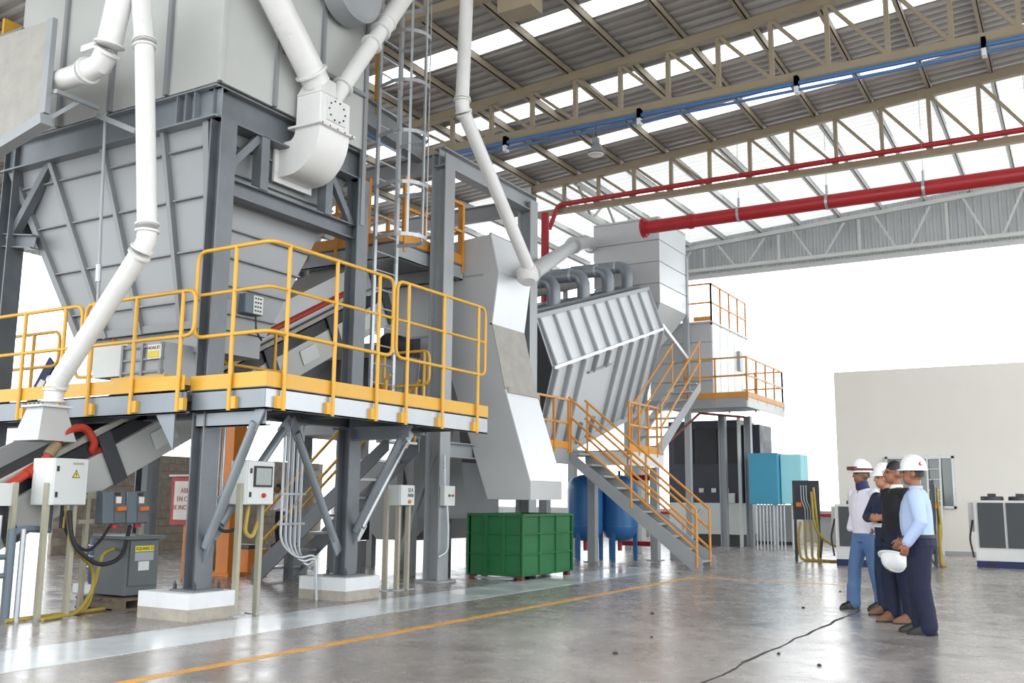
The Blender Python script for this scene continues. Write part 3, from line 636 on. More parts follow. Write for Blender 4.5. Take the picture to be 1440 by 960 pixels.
MB().beam((-9.16, y0, 6.19), (-9.16, y1, 6.19), .04, .04).build('top_edge', 'steel_lt', ch); MB().beam((-9.12, y0, 4.5), (-9.12, y1, 4.5), .05, .03).build('seam', 'dusty', ch)
MB().bx(-8.88, -8.76, y0+.05, y1, 3.24, 3.34).build('ledge', 'dusty', ch)
MB().bx(-10.3, -9.3, y0-.01, y0, 5.42, 5.45).build('seam', 'steel_lt', ch)
# casing to the left of the chute, behind the tall column
cs = thing('chute_casing', 'plain light grey casing between the tall column and the chute', 'casing', (-10.4, 14.6, 2.6))
MB().bx(-11.6, -10.32, 14.8, 16.0, 2.7, 6.1).build('body', 'chute', cs)
MB().bx(-11.6, -10.32, 14.78, 14.8, 4.36, 4.4).build('seam', 'steel_lt', cs)
for x in (-11.5, -10.45): MB().beam((x, 15.4, 0), (x, 15.4, 2.7), .14, .14, (0, 1, 0)).build('leg', 'steel_paint', cs)
MB().prism([(-11.4, 15, 2.7), (-10.4, 15, 2.7), (-10.2, 15, 1.0), (-10.9, 15, 1.0)], (0, .7, 0)).build('outlet', 'steel_paint', cs)
gb = thing('green_bin', 'dark green ribbed steel bin on the floor under the chute', 'bin', (-8.9, 15.5, 0))
gx0, gx1, gy0, gy1, gz0, gz1 = -9.42, -8.35, 14.6, 16.42, .07, 1.12
for a in ((gx0, gx1, gy0, gy0+.03), (gx0, gx1, gy1-.03, gy1), (gx0, gx0+.03, gy0, gy1), (gx1-.03, gx1, gy0, gy1)): MB().bx(*a, gz0, gz1).build('wall_plate', 'green', gb)
MB().bx(gx0, gx1, gy0, gy1, gz0, gz0+.03).build('bottom_plate', 'green', gb)
for z, t in ((gz1-.025, .035), (.78, .018), (.44, .018), (.09, .02)):
    for a in ((gx0-.03, gx1+.03, gy0-.03, gy0), (gx0-.03, gx1+.03, gy1, gy1+.03), (gx0-.03, gx0, gy0, gy1), (gx1, gx1+.03, gy0, gy1)): MB().bx(*a, z-t/2, z+t/2).build('horizontal_rib', 'green', gb)
for x, y in ((gx1+.015, gy0-.015), (gx0-.015, gy0-.015), (gx1+.015, gy1+.015)): MB().bx(x-.017, x+.017, y-.017, y+.017, gz0, gz1).build('corner_angle', 'green', gb)
for k in (1, 2):
    x = gx0+(gx1-gx0)*k/3; MB().bx(x-.03, x+.03, gy0-.028, gy0, gz0, gz1).build('vertical_rib', 'green', gb)
    y = gy0+(gy1-gy0)*k/3; MB().bx(gx1, gx1+.028, y-.03, y+.03, gz0, gz1).build('vertical_rib', 'green', gb)
for x, y in ((gx0+.06, gy0+.06), (gx1-.06, gy0+.06), (gx1-.06, gy1-.06), (gx0+.06, gy1-.06)): MB().bx(x-.05, x+.05, y-.05, y+.05, 0, gz0).build('foot', 'strap_red', gb)
MB().bx(gx0+.1, gx1-.2, gy0+.02, gy0+.08, .01, .05).build('skid', 'galv_bright', gb)
# ================================================================ RIBBED INCLINED CASING
dr = thing('ribbed_casing', 'bright ribbed galvanised inclined casing in the middle background', 'machine', (-10, 20.5, 3))
ax = V((0, .9607, .2776)); ML, MR = V((-9.5, 17.84, 4.09)), V((-9.5, 24.0, 5.88)); L_ = (MR-ML).length; nz = V((0, -.2776, .9607))
def dp(t, x, h): return ML+ax*(L_*t)+nz*h+V((x+9.5, 0, 0))
xt, ht_ = -9.74, 1.09; xb, hb_ = -10.35, -2.15
MB().quadslab(dp(0, xt, ht_), dp(0, -9.5, 0), dp(1, -9.5, 0), dp(1, xt, ht_), .03).build('upper_face', 'chute_bright', dr)
MB().quadslab(dp(0, -9.5, 0), dp(.0, xb, hb_), dp(1, xb, hb_), dp(1, -9.5, 0), .03).build('lower_face', 'chute_bright', dr)
MB().quadslab(dp(0, -12.6, ht_), dp(0, xt, ht_), dp(1, xt, ht_), dp(1, -12.6, ht_), .03).build('top_face', 'galv_blue', dr)
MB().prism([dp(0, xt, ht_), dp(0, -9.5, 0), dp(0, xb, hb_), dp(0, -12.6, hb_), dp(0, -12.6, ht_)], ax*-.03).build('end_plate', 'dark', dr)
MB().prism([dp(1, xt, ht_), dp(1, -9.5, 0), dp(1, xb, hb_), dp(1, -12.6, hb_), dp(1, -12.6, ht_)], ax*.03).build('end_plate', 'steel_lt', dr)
for k in range(10):
    t = (k+.12)/9.2
    MB().beam(dp(t, xt+.02, ht_-.03), dp(t, -9.46, .03), .09, .06, ax).build('upper_rib', 'steel_lt', dr)
    if k not in (3, 4): MB().beam(dp(t, -9.46, -.05), dp(t, xb+.04, hb_+.05), .1, .07, ax).build('lower_rib', 'steel_lt', dr)
    else:
        MB().beam(dp(t, -9.46, -.05), dp(t, lerp((-9.46, 0, 0), (xb+.04, 0, 0), .2).x, hb_*.2), .1, .08, ax).build('lower_rib', 'steel_paint', dr)
        MB().beam(dp(t, lerp((-9.46, 0, 0), (xb+.04, 0, 0), .75).x, hb_*.75), dp(t, xb+.04, hb_+.05), .1, .08, ax).build('lower_rib', 'steel_paint', dr)
MB().beam(dp(.3, -9.62, -.42), dp(.5, -9.62, -.42), .06, .04).build('hatch_bar', 'steel_paint', dr)
MB().beam(dp(0, -9.46, 0), dp(1, -9.46, 0), .05, .07).build('mid_edge', 'chute_bright', dr); MB().beam(dp(0, xt, ht_+.02), dp(1, xt, ht_+.02), .08, .1).build('top_flange', 'steel_lt', dr)
MB().beam(dp(0, xb+.02, hb_), dp(1, xb+.02, hb_), .1, .16).build('bottom_edge', 'galv_bright', dr)
for t, h_ in ((.12, 2.4), (.95, 4.2)):
    q = dp(t, -10.4, hb_); MB().beam((q.x, q.y, 0), (q.x, q.y, q.z), .2, .2, (0, 1, 0)).build('support_leg', 'steel_lt', dr); q = dp(t, -12.3, hb_); MB().beam((q.x, q.y, 0), (q.x, q.y, q.z), .2, .2, (0, 1, 0)).build('support_leg', 'steel_lt', dr)
# header with four elbows on top
for k, (t, lab) in enumerate(((.27, 'nearest'), (.52, 'second'), (.75, 'third'), (.95, 'farthest'))):
    p = dp(t, -10.2, ht_); e = thing('exhaust_elbow', '%s of the four grey exhaust elbows on top of the ribbed casing' % lab, 'pipe', p)
    pts = fillet([p+V((-1.6, -.1, .7)), p+V((0, 0, .7)), p], .6, 8)
    MB().tube(pts, .16, 16).build('bent_pipe', 'galv_blue', e, True)
    MB().lathe([(.2, 0), (.2, .04)], p, 18, nz).build('flange', 'galv_bright', e, True); MB().lathe([(.17, -.03), (.17, .03)], pts[1], 16, (1, 0, 0)).build('band', 'galv_bright', e, True)
hdr = thing('exhaust_header', 'long dusty grey header pipe behind the exhaust elbows', 'pipe', dp(0, -11.9, ht_+.1))
MB().tube([dp(-.05, -11.9, ht_+.5), dp(1.0, -11.9, ht_+.5)], .28, 18).build('header_pipe', 'dusty', hdr, True)
for t in (.1, .9): q = dp(t, -11.9, ht_); MB().beam(q, q+V((0, 0, .4)), .1, .1, (0, 1, 0)).build('saddle', 'steel_lt', hdr)
for k in range(3): MB().beam(dp(.02, -9.95-k*.3, ht_+.1), dp(.98, -9.95-k*.3, ht_+.1), .06, .08).build('cable_tray', 'galv_dark', hdr)
# silo
si = thing('panel_silo', 'pale panelled square silo above the far end of the ribbed casing', 'silo', (-10.5, 25, 5.6))
sx0, sx1, sy0, sy1 = -11.5, -9.55, 24.05, 26.1
zs = [6.6, 7.15, 7.75, 8.35, 8.95]
for a, b in zip(zs, zs[1:]):
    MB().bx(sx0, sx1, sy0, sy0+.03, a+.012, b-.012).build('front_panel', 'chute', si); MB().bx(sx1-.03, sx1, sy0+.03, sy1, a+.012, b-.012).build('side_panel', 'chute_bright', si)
MB().bx(sx0+.03, sx1-.03, sy0+.03, sy1, 6.6, 8.93).build('core', 'steel_lt', si); MB().bx(sx0, sx1, sy0, sy1, 8.95, 9.0).build('roof_plate', 'chute', si)
MB().add([(sx0, sy0, 6.6), (sx1, sy0, 6.6), (sx1, sy1, 6.6), (sx0, sy1, 6.6), (-10.9, 24.7, 5.5), (-10.2, 24.7, 5.5), (-10.2, 25.4, 5.5), (-10.9, 25.4, 5.5)], [(0, 1, 5, 4), (1, 2, 6, 5), (2, 3, 7, 6), (3, 0, 4, 7), (4, 5, 6, 7), (3, 2, 1, 0)]).build('cone', 'chute', si)
for x, y in ((sx1-.05, sy1+.05), (sx0+.05, sy1+.05)): MB().beam((x, y, 0), (x, y, 8.3), .16, .16, (0, 1, 0)).build('leg', 'steel_lt', si)
MB().beam((sx1, 24.1, 6.0), (sx1+.0, 26.1, 5.3), .12, .1).build('strut', 'chute_bright', si)
# ================================================================ LANDING AND STAIRS
ln = thing('stair_landing', 'low steel landing with orange handrails at the top of the near stair', 'platform', (-9.6, 19.5, 2.3))
MB().bx(-11.5, -9.62, 17.4, 19.7, 2.4, 2.45).build('deck', 'steel_paint', ln); MB().bx(-11.5, -8.6, 19.7, 21.7, 2.4, 2.45).build('deck', 'steel_paint', ln)
MB().bx(-9.64, -9.6, 17.3, 18.8, 2.12, 2.45).build('edge_beam', 'steel_lt', ln); MB().bx(-8.62, -8.58, 19.66, 21.7, 2.12, 2.42).build('edge_beam', 'white_paint', ln); MB().bx(-9.62, -8.6, 19.66, 19.7, 2.12, 2.42).build('edge_beam', 'white_paint', ln)
MB().bx(-9.6, -9.585, 17.3, 18.8, 2.45, 2.6).build('toe_board', 'orange', ln); MB().bx(-8.585, -8.57, 19.66, 21.7, 2.42, 2.58).build('toe_board', 'orange', ln)
for x, y in ((-9.62, 20.0), (-8.7, 21.4)): o = MB().beam((x, y, 0), (x, y, 2.12), .18, .18, (0, 1, 0)).build('leg', 'steel_lt', ln); MB().bx(x-.16, x+.16, y-.16, y+.16, 0, .02).build('base_plate', 'steel_lt', o)
def brail(parent, a, b, n, zf, hs, mt='orange', w_=.045):
    a, b = V(a), V(b)
    for h_ in hs: MB().beam(a+V((0, 0, h_)), b+V((0, 0, h_)), w_, w_).build('rail', mt, parent)
    for k in range(n): q = lerp(a, b, k/(n-1)); MB().beam(q+V((0, 0, -.1)), q+V((0, 0, hs[0])), w_, w_, (0, 1, 0)).build('post', mt, parent)
brail(ln, (-9.59, 17.4, 2.45), (-9.59, 18.75, 2.45), 3, 0, (1.05, .55)); brail(ln, (-8.58, 19.68, 2.45), (-8.58, 21.3, 2.45), 4, 0, (1.05, .55))
def stair(name, label, foot, top, wvec, nst, mt, rmt=None, rails=(0, 1), rh=(1.15, .75, .35), sw=.24):
    foot, top, wv = V(foot), V(top), V(wvec); t = thing(name, label, 'stair', foot); run = (top-foot); hor = V((run.x, run.y, 0)).normalized()
    for s_ in (0, 1):
        f = foot+wv*s_; g = top+wv*s_
        MB().prism([f+V((0, 0, 0)), f+hor*.16, g+hor*.0+V((0, 0, -.24)), g, f+V((0, 0, .22))-hor*.05, f-hor*.05], wv.normalized()*.025).build('stringer', mt, t)
    for k in range(nst):
        q = foot+run*((k+.6)/nst); a, b = q+wv*.03, q+wv*.97
        MB().prism([a-hor*.13, a+hor*.13, a+hor*.13+V((0, 0, .04)), a-hor*.13+V((0, 0, .04))], b-a).build('tread', 'galv_bright' if rmt else mt, t)
    if rmt:
        for s_ in rails:
            o = wv*s_; f, g = foot+o, top+o
            for h_ in rh: MB().tube([f+run*.02+V((0, 0, h_)), g+V((0, 0, h_))], .026, 8).build('handrail', rmt, t, True)
            for k in (0.02, .5, .98) if nst > 8 else (.03, .97): q = f+run*k; MB().tube([q+V((0, 0, .0)), q+V((0, 0, rh[0]))], .026, 8).build('post', rmt, t, True)
    return t
stair('near_stair', 'open grey steel stair with orange handrails right of the blue tanks', (-6.72, 18.82, 0), (-9.62, 18.82, 2.42), (0, .8, 0), 10, 'steel_lt', 'orange')
stair('upper_stair', 'short stair climbing from the landing to the far upper platform', (-8.55, 21.4, 2.45), (-8.55, 24.3, 4.45), (-.75, 0, 0), 8, 'steel_lt', 'orange', rh=(1.05, .55))
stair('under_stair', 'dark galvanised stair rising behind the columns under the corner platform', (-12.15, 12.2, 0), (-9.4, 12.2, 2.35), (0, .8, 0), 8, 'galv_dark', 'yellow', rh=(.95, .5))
# far platform with box
fpf = thing('far_platform', 'far high platform with pale orange handrails beside the open sky', 'platform', (-8.6, 27.5, 3.9))
MB().bx(-11, -7.85, 26, 29.7, 4.12, 4.17).build('deck', 'steel_paint', fpf); MB().bx(-11, -7.85, 25.96, 26, 3.9, 4.17).build('edge_beam', 'steel_lt', fpf); MB().bx(-7.85, -7.81, 25.96, 29.7, 3.9, 4.17).build('edge_beam', 'white_paint', fpf)
MB().bx(-9.5, -7.83, 25.94, 25.96, 4.17, 4.32).build('toe_board', 'orange', fpf); MB().bx(-7.81, -7.79, 25.94, 29.7, 4.17, 4.32).build('toe_board', 'orange', fpf)
brail(fpf, (-9.6, 25.97, 4.17), (-7.83, 25.97, 4.17), 3, 0, (1.1, .6)); brail(fpf, (-7.83, 26.0, 4.17), (-7.83, 29.6, 4.17), 5, 0, (1.1, .6)); brail(fpf, (-7.83, 29.6, 4.17), (-9.5, 29.6, 4.17), 3, 0, (1.1, .6))
for x, y in ((-9.36, 28.44), (-8.75, 29.0)): o = MB().ibeam((x, y, .02), (x, y, 3.9), .2, .2, .02, .014, (1, 0, 0)).build('column', 'steel_lt', fpf); MB().bx(x-.2, x+.2, y-.2, y+.2, 0, .02).build('base_plate', 'steel_lt', o)
MB().beam((-9.0, 28.9, 0), (-9.0, 28.9, 3.9), .09, .09, (0, 1, 0)).build('post', 'white_paint', fpf)
MB().tube([(-9.5, 22.6, 2.2), (-9.3, 26.3, 3.8), (-8.4, 27.5, 3.75)], .035, 8).build('red_conduit', 'strap_red', fpf, True)
fb = thing('far_box', 'pale panelled box on the far platform with a railing on its roof', 'casing', (-9.8, 28, 4.2))
for k in range(4): MB().bx(-10.9, -9.0, 26.6, 26.63, 4.2+k*.56, 4.74+k*.56).build('front_panel', 'chute', fb)
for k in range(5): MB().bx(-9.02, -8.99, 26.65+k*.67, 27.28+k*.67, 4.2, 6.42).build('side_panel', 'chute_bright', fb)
MB().bx(-10.9, -9.04, 26.64, 30, 4.17, 6.42).build('core', 'steel_lt', fb); MB().bx(-10.9, -8.95, 26.55, 30, 6.42, 6.47).build('roof_plate', 'chute', fb)
MB().bx(-9.5, -9.0, 26.5, 26.52, 6.47, 6.6).build('toe_board', 'orange', fb)
brail(fb, (-10.6, 26.6, 6.47), (-9.0, 26.6, 6.47), 3, 0, (1.1, .55)); brail(fb, (-9.0, 26.6, 6.47), (-9.0, 29.9, 6.47), 5, 0, (1.1, .55))
MB().bx(-9.0, -8.9, 28.9, 29.2, 5.3, 5.9).build('side_cabinet', 'steel_lt', fb)
# ================================================================ EQUIPMENT BEHIND
for i, (x, lab) in enumerate(((-10.2, 'left one of two blue pressure tanks under the landing'), (-9.55, 'right one of two blue pressure tanks beside the stair'))):
    y = 20.8+i*.5; t = thing('pressure_tank', lab, 'tank', (x, y, 0), 'blue pressure tanks under the landing')
    MB().lathe([(.05, .42), (.2, .44), (.34, .52), (.41, .66), (.42, .75), (.42, 1.6), (.4, 1.75), (.3, 1.87), (.12, 1.94), (.03, 1.95)], (x, y, 0), 28).build('shell', 'blue_tank', t, True)
    for a in (.5, 2.6, 4.7): MB().beam((x+.36*math.cos(a), y+.36*math.sin(a), 0), (x+.36*math.cos(a), y+.36*math.sin(a), .75), .09, .05, (0, 1, 0)).build('leg', 'blue_tank', t)
    MB().lathe([(.03, 1.94), (.03, 2.05)], (x, y, 0), 10).build('nozzle', 'dark', t); MB().lathe([(.05, .2), (.05, .43)], (x, y, 0), 10).build('drain_pipe', 'red_pipe', t)
    MB().lathe([(.425, .74), (.43, .76), (.425, .78)], (x, y, 0), 28).build('weld_band', 'blue_tank', t, True)
rv = thing('red_valve_set', 'dark red valve pipework standing right of the blue tanks', 'valve', (-8.9, 21.9, 0))
MB().tube([(-8.9, 21.9, 0), (-8.9, 21.9, 2.0)], .07, 10).build('riser', 'red_pipe', rv, True); MB().tube([(-9.6, 21.9, 1.9), (-8.8, 21.9, 1.9)], .07, 10).build('cross_pipe', 'red_pipe', rv, True)
for z in (.5, 1.1, 1.7): MB().lathe([(.13, -.02), (.13, .02)], (-8.9, 21.9, z), 12).build('flange', 'red_pipe', rv, True)
MB().tube([(-9.8, 21.9, .35), (-8.9, 21.9, .35)], .06, 10).build('feed_pipe', 'red_pipe', rv, True)
pm = thing('pump_set', 'small dark pump on a frame under the near stair', 'pump', (-8.2, 22.2, 0))
MB().lathe([(.12, -.3), (.14, -.25), (.14, .2), (.08, .25)], (-8.2, 22.2, .35), 14, (1, 0, 0)).build('motor', 'dark', pm, True); MB().bx(-8.6, -7.8, 22.05, 22.35, 0, .2).build('base', 'steel_lt', pm)
MB().tube([(-8.0, 22.2, .4), (-8.0, 22.2, 1.0), (-7.9, 22.3, 1.15)], .05, 10).build('discharge', 'steel_lt', pm, True)
for k in range(3): MB().tube([(-8.5+k*.22, 22.1, 0), (-8.5+k*.22, 22.1, .85)], .025, 8).build('standpipe', 'galv_bright', pm)
dm = thing('dark_machine', 'tall dark navy machine housing under the far platform', 'machine', (-10, 29.5, 0))
MB().bx(-11.5, -9.15, 29.5, 31, 1.3, 3.85).build('upper_housing', 'navy_machine', dm); MB().bx(-11.5, -9.15, 29.5, 31, .35, 1.3).build('lower_housing', 'cab_white', dm); MB().bx(-11.5, -9.2, 29.6, 31, 0, .35).build('plinth', 'dark', dm)
for k in range(3): MB().bx(-11.3+k*.75, -10.65+k*.75, 29.47, 29.5, 2.5, 3.6).build('recess_panel', 'black', dm)
for k in range(4): MB().bx(-10.9+k*.4, -10.75+k*.4, 29.46, 29.5, 1.62, 1.75).build('gauge_plate', 'cab_white', dm)
MB().bx(-9.7, -9.35, 29.4, 29.5, 1.3, 1.6).build('control_head', 'cab_white', dm)
MB().bx(-9.15, -8.6, 29.7, 31, 1.3, 3.7).build('end_module', 'navy_machine', dm)
tl = thing('teal_cabinet', 'teal cabinet beside a pale turquoise one under the far platform', 'cabinet', (-8, 28.2, 0))
MB().bx(-8.46, -7.62, 28, 28.8, 1.28, 2.74).build('body', 'teal', tl, bevel=.02); MB().bx(-7.6, -7.0, 28.2, 29.0, 1.3, 2.7).build('pale_body', 'teal_light', tl, bevel=.02)
for k in range(9): MB().tube([(-8.35+k*.1, 28.3, 0), (-8.35+k*.1, 28.3, 1.28)], .022, 6).build('conduit', 'galv_bright', tl)
MB().tube([(-7.85, 28.4, .0), (-7.85, 28.4, 1.28)], .07, 10).build('duct_pipe', 'galv_bright', tl, True); MB().tube([(-7.35, 28.4, 0), (-7.35, 28.4, 1.3)], .035, 8).build('post', 'cab_white', tl, True)
fe = thing('grey_container', 'plain grey container behind the columns of the far platform', 'container', (-9.2, 31.6, 0))
MB().bx(-9.6, -8.2, 31.6, 33, 0, 1.25).build('body', 'low_wall', fe); MB().bx(-9.6, -8.2, 31.58, 31.6, 0, .1).build('base_rail', 'dark', fe)
# ---- chillers
def chiller(x0, x1, y, z1, lab, npan):
    t = thing('chiller', lab, 'chiller', ((x0+x1)/2, y, 0), 'grey air-cooled chillers by the beige wall'); d = 1.1
    MB().bx(x0, x1, y, y+d, 0, .14).build('base_rail', 'navy', t)
    MB().bx(x0, x1, y+.03, y+d, .14, z1).build('body', 'white_paint', t)
    w_ = (x1-x0-.12)/npan
    for k in range(npan):
        a = x0+.06+k*w_; MB().bx(a+.02, a+w_-.03, y+.005, y+.03, .42, z1-.05).build('coil_panel', 'coil', t)
        f = V((a+w_/2, y+d/2, z1)); o = MB().lathe([(w_*.42, 0), (w_*.42, .07), (w_*.38, .07), (w_*.38, 0)], f, 20).build('fan_ring', 'dark', t, True)
        MB().bx(f.x-.08, f.x+.08, f.y-.08, f.y+.08, z1+.03, z1+.15).build('fan_motor', 'dark', o)
        for q in range(4): a_ = q*math.pi/2; MB().beam(f+V((0, 0, .08)), f+V((w_*.4*math.cos(a_), w_*.4*math.sin(a_), .08)), .04, .02).build('fan_guard', 'dark', o)
    MB().bx(x0-.14, x0, y+.3, y+.75, .75, z1-.05).build('side_box', 'white_paint', t)
    MB().tube(fillet([(x0-.05, y+.2, 1.0), (x0-.12, y+.1, .6), (x0-.05, y+.05, .2)], .1), .02, 8).build('cable', 'rubber', t, True)
    for x in (x0+.25, x1-.35): MB().bx(x, x+.12, y-.01, y, .02, .1).build('fork_slot', 'black', t)
chiller(-4.85, -3.6, 22.3, 1.32, 'grey chiller half hidden behind the leftmost man in the white shirt', 1)
chiller(-2.2, .7, 23.7, 1.43, 'white-framed two-bay chiller at the right edge of the picture', 5)
def hose_stand(c, lab, ang):
    t = thing('hose_panel', lab, 'panel', c, 'dark hose panels beside the chillers'); d = V((math.cos(ang), math.sin(ang), 0)); n = V((d.y, -d.x, 0)); c = V(c)
    for s_ in (-.27, .27):
        MB().beam(c+d*s_, c+d*s_+V((0, 0, 1.75)), .06, .05, n).build('leg', 'dark', t); MB().beam(c+d*s_, c+d*s_-n*.3+V((0, 0, .5)), .04, .04).build('back_stay', 'dark', t)
    MB().beam(c+V((0, 0, .95)), c+V((0, 0, 1.86)), .62, .04, n).build('board', 'navy_machine', t)
    MB().beam(c-d*.22+n*.03+V((0, 0, 1.3)), c-d*.1+n*.03+V((0, 0, 1.3)), .08, .1).build('red_tag', 'knob_orange', t)
    for k in range(3): a = c+d*(-.1+k*.06)+n*.05; MB().tube(fillet([a+V((0, 0, 1.75)), a+V((0, 0, 1.4)), a+d*.08+V((0, 0, 1.2)), a+d*.08+V((0, 0, .9))], .06), .016, 6).build('cable', 'steel_lt', t, True)
    for k in range(4):
        a = c+d*(-.15+k*.11)+n*.09; tp = 1.7 if k == 3 else .9
        MB().tube(fillet([a+V((.02, 0, tp)), a+d*.05*(k-1)+V((0, 0, .5)), a+d*.02*k+V((0, 0, .03)), a+d*(.35+.1*k)+n*.1+V((0, 0, .03))], .12), .03, 8).build('hose', 'hose_yellow', t, True)
    MB().tube(fillet([c+d*.15+n*.1+V((0, 0, 1.6)), c+d*.2+n*.15+V((0, 0, .7)), c+d*.6+n*.1+V((0, 0, .35)), c+d*.95+V((0, 0, .4))], .3), .03, 8).build('hose', 'hose_yellow', t, True)
hose_stand((-5.75, 23.5, 0), 'dark hose panel facing the camera left of the half hidden chiller', math.radians(0))
hose_stand((-2.95, 23.2, 0), 'dark hose panel seen edge-on between the men and the right chiller', math.radians(100))
# ================================================================ CONVEYOR AND LEFT-HAND EQUIPMENT
cv = thing('belt_conveyor', 'inclined grey belt conveyor rising from lower left behind the columns', 'conveyor', (-10.6, 9, 0))
ca, cb = V((-10.55, 5.53, .171)), V((-10.55, 13.6, 4.456)); cdv = (cb-ca).normalized(); cn = V((0, -cdv.z, cdv.y)); Lc = (cb-ca).length
def cq(s_, x, h): return ca+cdv*s_+cn*h+V((x+10.3, 0, 0))
k = 0; s_ = 0
while s_ < Lc-.1:
    e = min(s_+1.55, Lc); MB().prism([cq(s_+.01, -10.3, -.02), cq(e-.01, -10.3, -.02), cq(e-.01, -10.3, .42), cq(s_+.01, -10.3, .42)], (-.03, 0, 0)).build('side_plate', 'hopper', cv)
    MB().prism([cq(s_+.55, -10.29, .1), cq(s_+.95, -10.29, .1), cq(s_+.95, -10.29, .33), cq(s_+.55, -10.29, .33)], (.012, 0, 0)).build('inspection_cover', 'cab_white', cv)
    MB().prism([cq(s_+1.35, -10.28, -.03), cq(s_+1.55, -10.28, -.03), cq(s_+1.55, -10.28, .62), cq(s_+1.35, -10.28, .62)], (.02, 0, 0)).build('joint_plate', 'dark', cv); s_ = e
MB().prism([cq(0, -10.3, .44), cq(Lc, -10.3, .44), cq(Lc, -10.3, .6), cq(0, -10.3, .6)], (-.04, 0, 0)).build('dark_skirt', 'black', cv)
MB().prism([cq(0, -10.32, .62), cq(Lc, -10.32, .62), cq(Lc, -10.32, .68), cq(0, -10.32, .68)], (-.08, 0, 0)).build('top_rail', 'dusty', cv)
MB().prism([cq(0, -10.6, .45), cq(Lc, -10.6, .45), cq(Lc, -10.6, .5), cq(0, -10.6, .5)], (-.9, 0, 0)).build('belt', 'rubber', cv)
MB().prism([cq(0, -11.6, -.02), cq(Lc, -11.6, -.02), cq(Lc, -11.6, .7), cq(0, -11.6, .7)], (-.03, 0, 0)).build('side_plate', 'chute', cv)
MB().prism([cq(5.2, -10.45, .68), cq(Lc, -10.45, .68), cq(Lc, -10.45, 1.15), cq(5.5, -10.45, 1.1)], (-1.0, 0, 0)).build('belt_hood', 'chute', cv)
MB().lathe([(.25, -.5), (.25, .5)], cq(Lc-.1, -10.9, .3), 18, (1, 0, 0)).build('head_drum', 'dark', cv, True)
for s_ in (1.2, 4.6, 8.0): q = cq(s_, -10.4, 0); MB().beam((q.x, q.y+.0, 0), (q.x, q.y, q.z), .12, .1, (0, 1, 0)).build('support_leg', 'galv_dark', cv); q = cq(s_, -11.5, 0); MB().beam((q.x, q.y, 0), (q.x, q.y, q.z), .12, .1, (0, 1, 0)).build('support_leg', 'galv_dark', cv)
rh = pipe('red_hose', 'red water pipe with a U-bend running up along the conveyor', fillet([at(-30, 710, x=-10.5), at(62, 650, x=-10.5), at(92, 606, x=-10.5), at(120, 599, x=-10.5), at(134, 622, x=-10.5), at(128, 636, x=-10.55), at(146, 630, x=-10.6), at(182, 603, x=-10.6), cq(4.2, -10.45, .8), cq(Lc-.4, -10.45, .8)], .12, 6), .05, 'red_hose', 10)
MB().tube([at(68, 640, x=-10.5), at(80, 624, x=-10.5)], .065, 12).build('brass_valve', 'sand', rh, True); MB().tube([at(38, 666, x=-10.5), at(54, 655, x=-10.5)], .068, 12).build('union', 'red_hose', rh, True)
# electrical cabinets (x faces the aisle)
def cabinet(name, label, x, ya, yb, z0, z1, depth, posts, mt='cab_white', locks=True):
    t = thing(name, label, 'cabinet', (x-depth/2, (ya+yb)/2, 0))
    MB().bx(x-depth, x-.02, ya, yb, z0, z1).build('body', mt, t, bevel=.008); d = MB().bx(x-.018, x, ya+.006, yb-.006, z0+.006, z1-.006).build('door', mt, t, bevel=.005)
    if locks:
        for z in (z0+.12, z1-.12): MB().bx(x, x+.012, ya+.03, ya+.055, z-.03, z+.03).build('door_latch', 'black', d)
    for px_, py_ in posts: o = MB().beam((px_, py_, 0), (px_, py_, z0+.25), .07, .05, (0, 1, 0)).build('post', 'beige_post', t); MB().bx(px_-.09, px_+.09, py_-.09, py_+.09, 0, .012).build('foot_plate', 'galv_bright', o)
    return t, d
t, d = cabinet('power_cabinet', 'grey wall-type power cabinet with yellow lightning warning on twin posts', -10.05, 6.93, 7.37, 1.26, 1.79, .4, [(-10.15, 6.93), (-10.15, 7.28), (-10.4, 6.7)])
tr = MB().prism([(-10.05, 7.16, 1.57), (-10.05, 7.26, 1.57), (-10.05, 7.21, 1.665)], (.003, 0, 0)).build('warning_sign', 'black', d)
MB().prism([(-10.047, 7.172, 1.577), (-10.047, 7.248, 1.577), (-10.047, 7.21, 1.65)], (.002, 0, 0)).build('yellow_field', 'label_yellow', tr)
MB().prism([(-10.045, 7.214, 1.635), (-10.045, 7.198, 1.605), (-10.045, 7.21, 1.605), (-10.045, 7.204, 1.582), (-10.045, 7.222, 1.613), (-10.045, 7.211, 1.613)], (.002, 0, 0)).build('lightning_bolt', 'black', tr)
MB().bx(-10.05, -10.046, 7.16, 7.3, 1.72, 1.745).build('name_strip', 'dusty', d)
for y, r, mt in ((7.02, .03, 'dark'), (7.17, .018, 'rubber'), (7.2, .02, 'hose_yellow')): MB().tube([(-10.2, y, 1.26), (-10.2, y, 1.0)], r, 10).build('cable_gland', mt, t, True)
t, d = cabinet('operator_panel', 'grey operator panel with framed screen and red button on two posts', -8.6, 8.47, 8.91, 1.28, 1.8, .3, [(-8.7, 8.45), (-8.7, 8.8)])
f = MB().bx(-8.6, -8.585, 8.56, 8.86, 1.49, 1.74).build('screen_frame', 'black', d); MB().bx(-8.586, -8.58, 8.585, 8.835, 1.515, 1.715).build('screen', 'screen', f)
MB().lathe([(.028, 0), (.028, .02), (.02, .035)], (-8.6, 8.73, 1.39), 14, (1, 0, 0)).build('stop_button', 'sign_red', d, True)
MB().tube(fillet([(-8.75, 8.55, 1.28), (-8.75, 8.5, 1.0), (-8.85, 8.35, .95), (-8.95, 8.28, 1.1)], .1), .02, 8).build('cable', 'rubber', t, True); MB().tube(fillet([(-8.72, 8.62, 1.28), (-8.7, 8.55, .95), (-8.72, 8.7, .88), (-8.72, 8.8, 1.1)], .08), .026, 8).build('yellow_cable', 'hose_yellow', t, True)
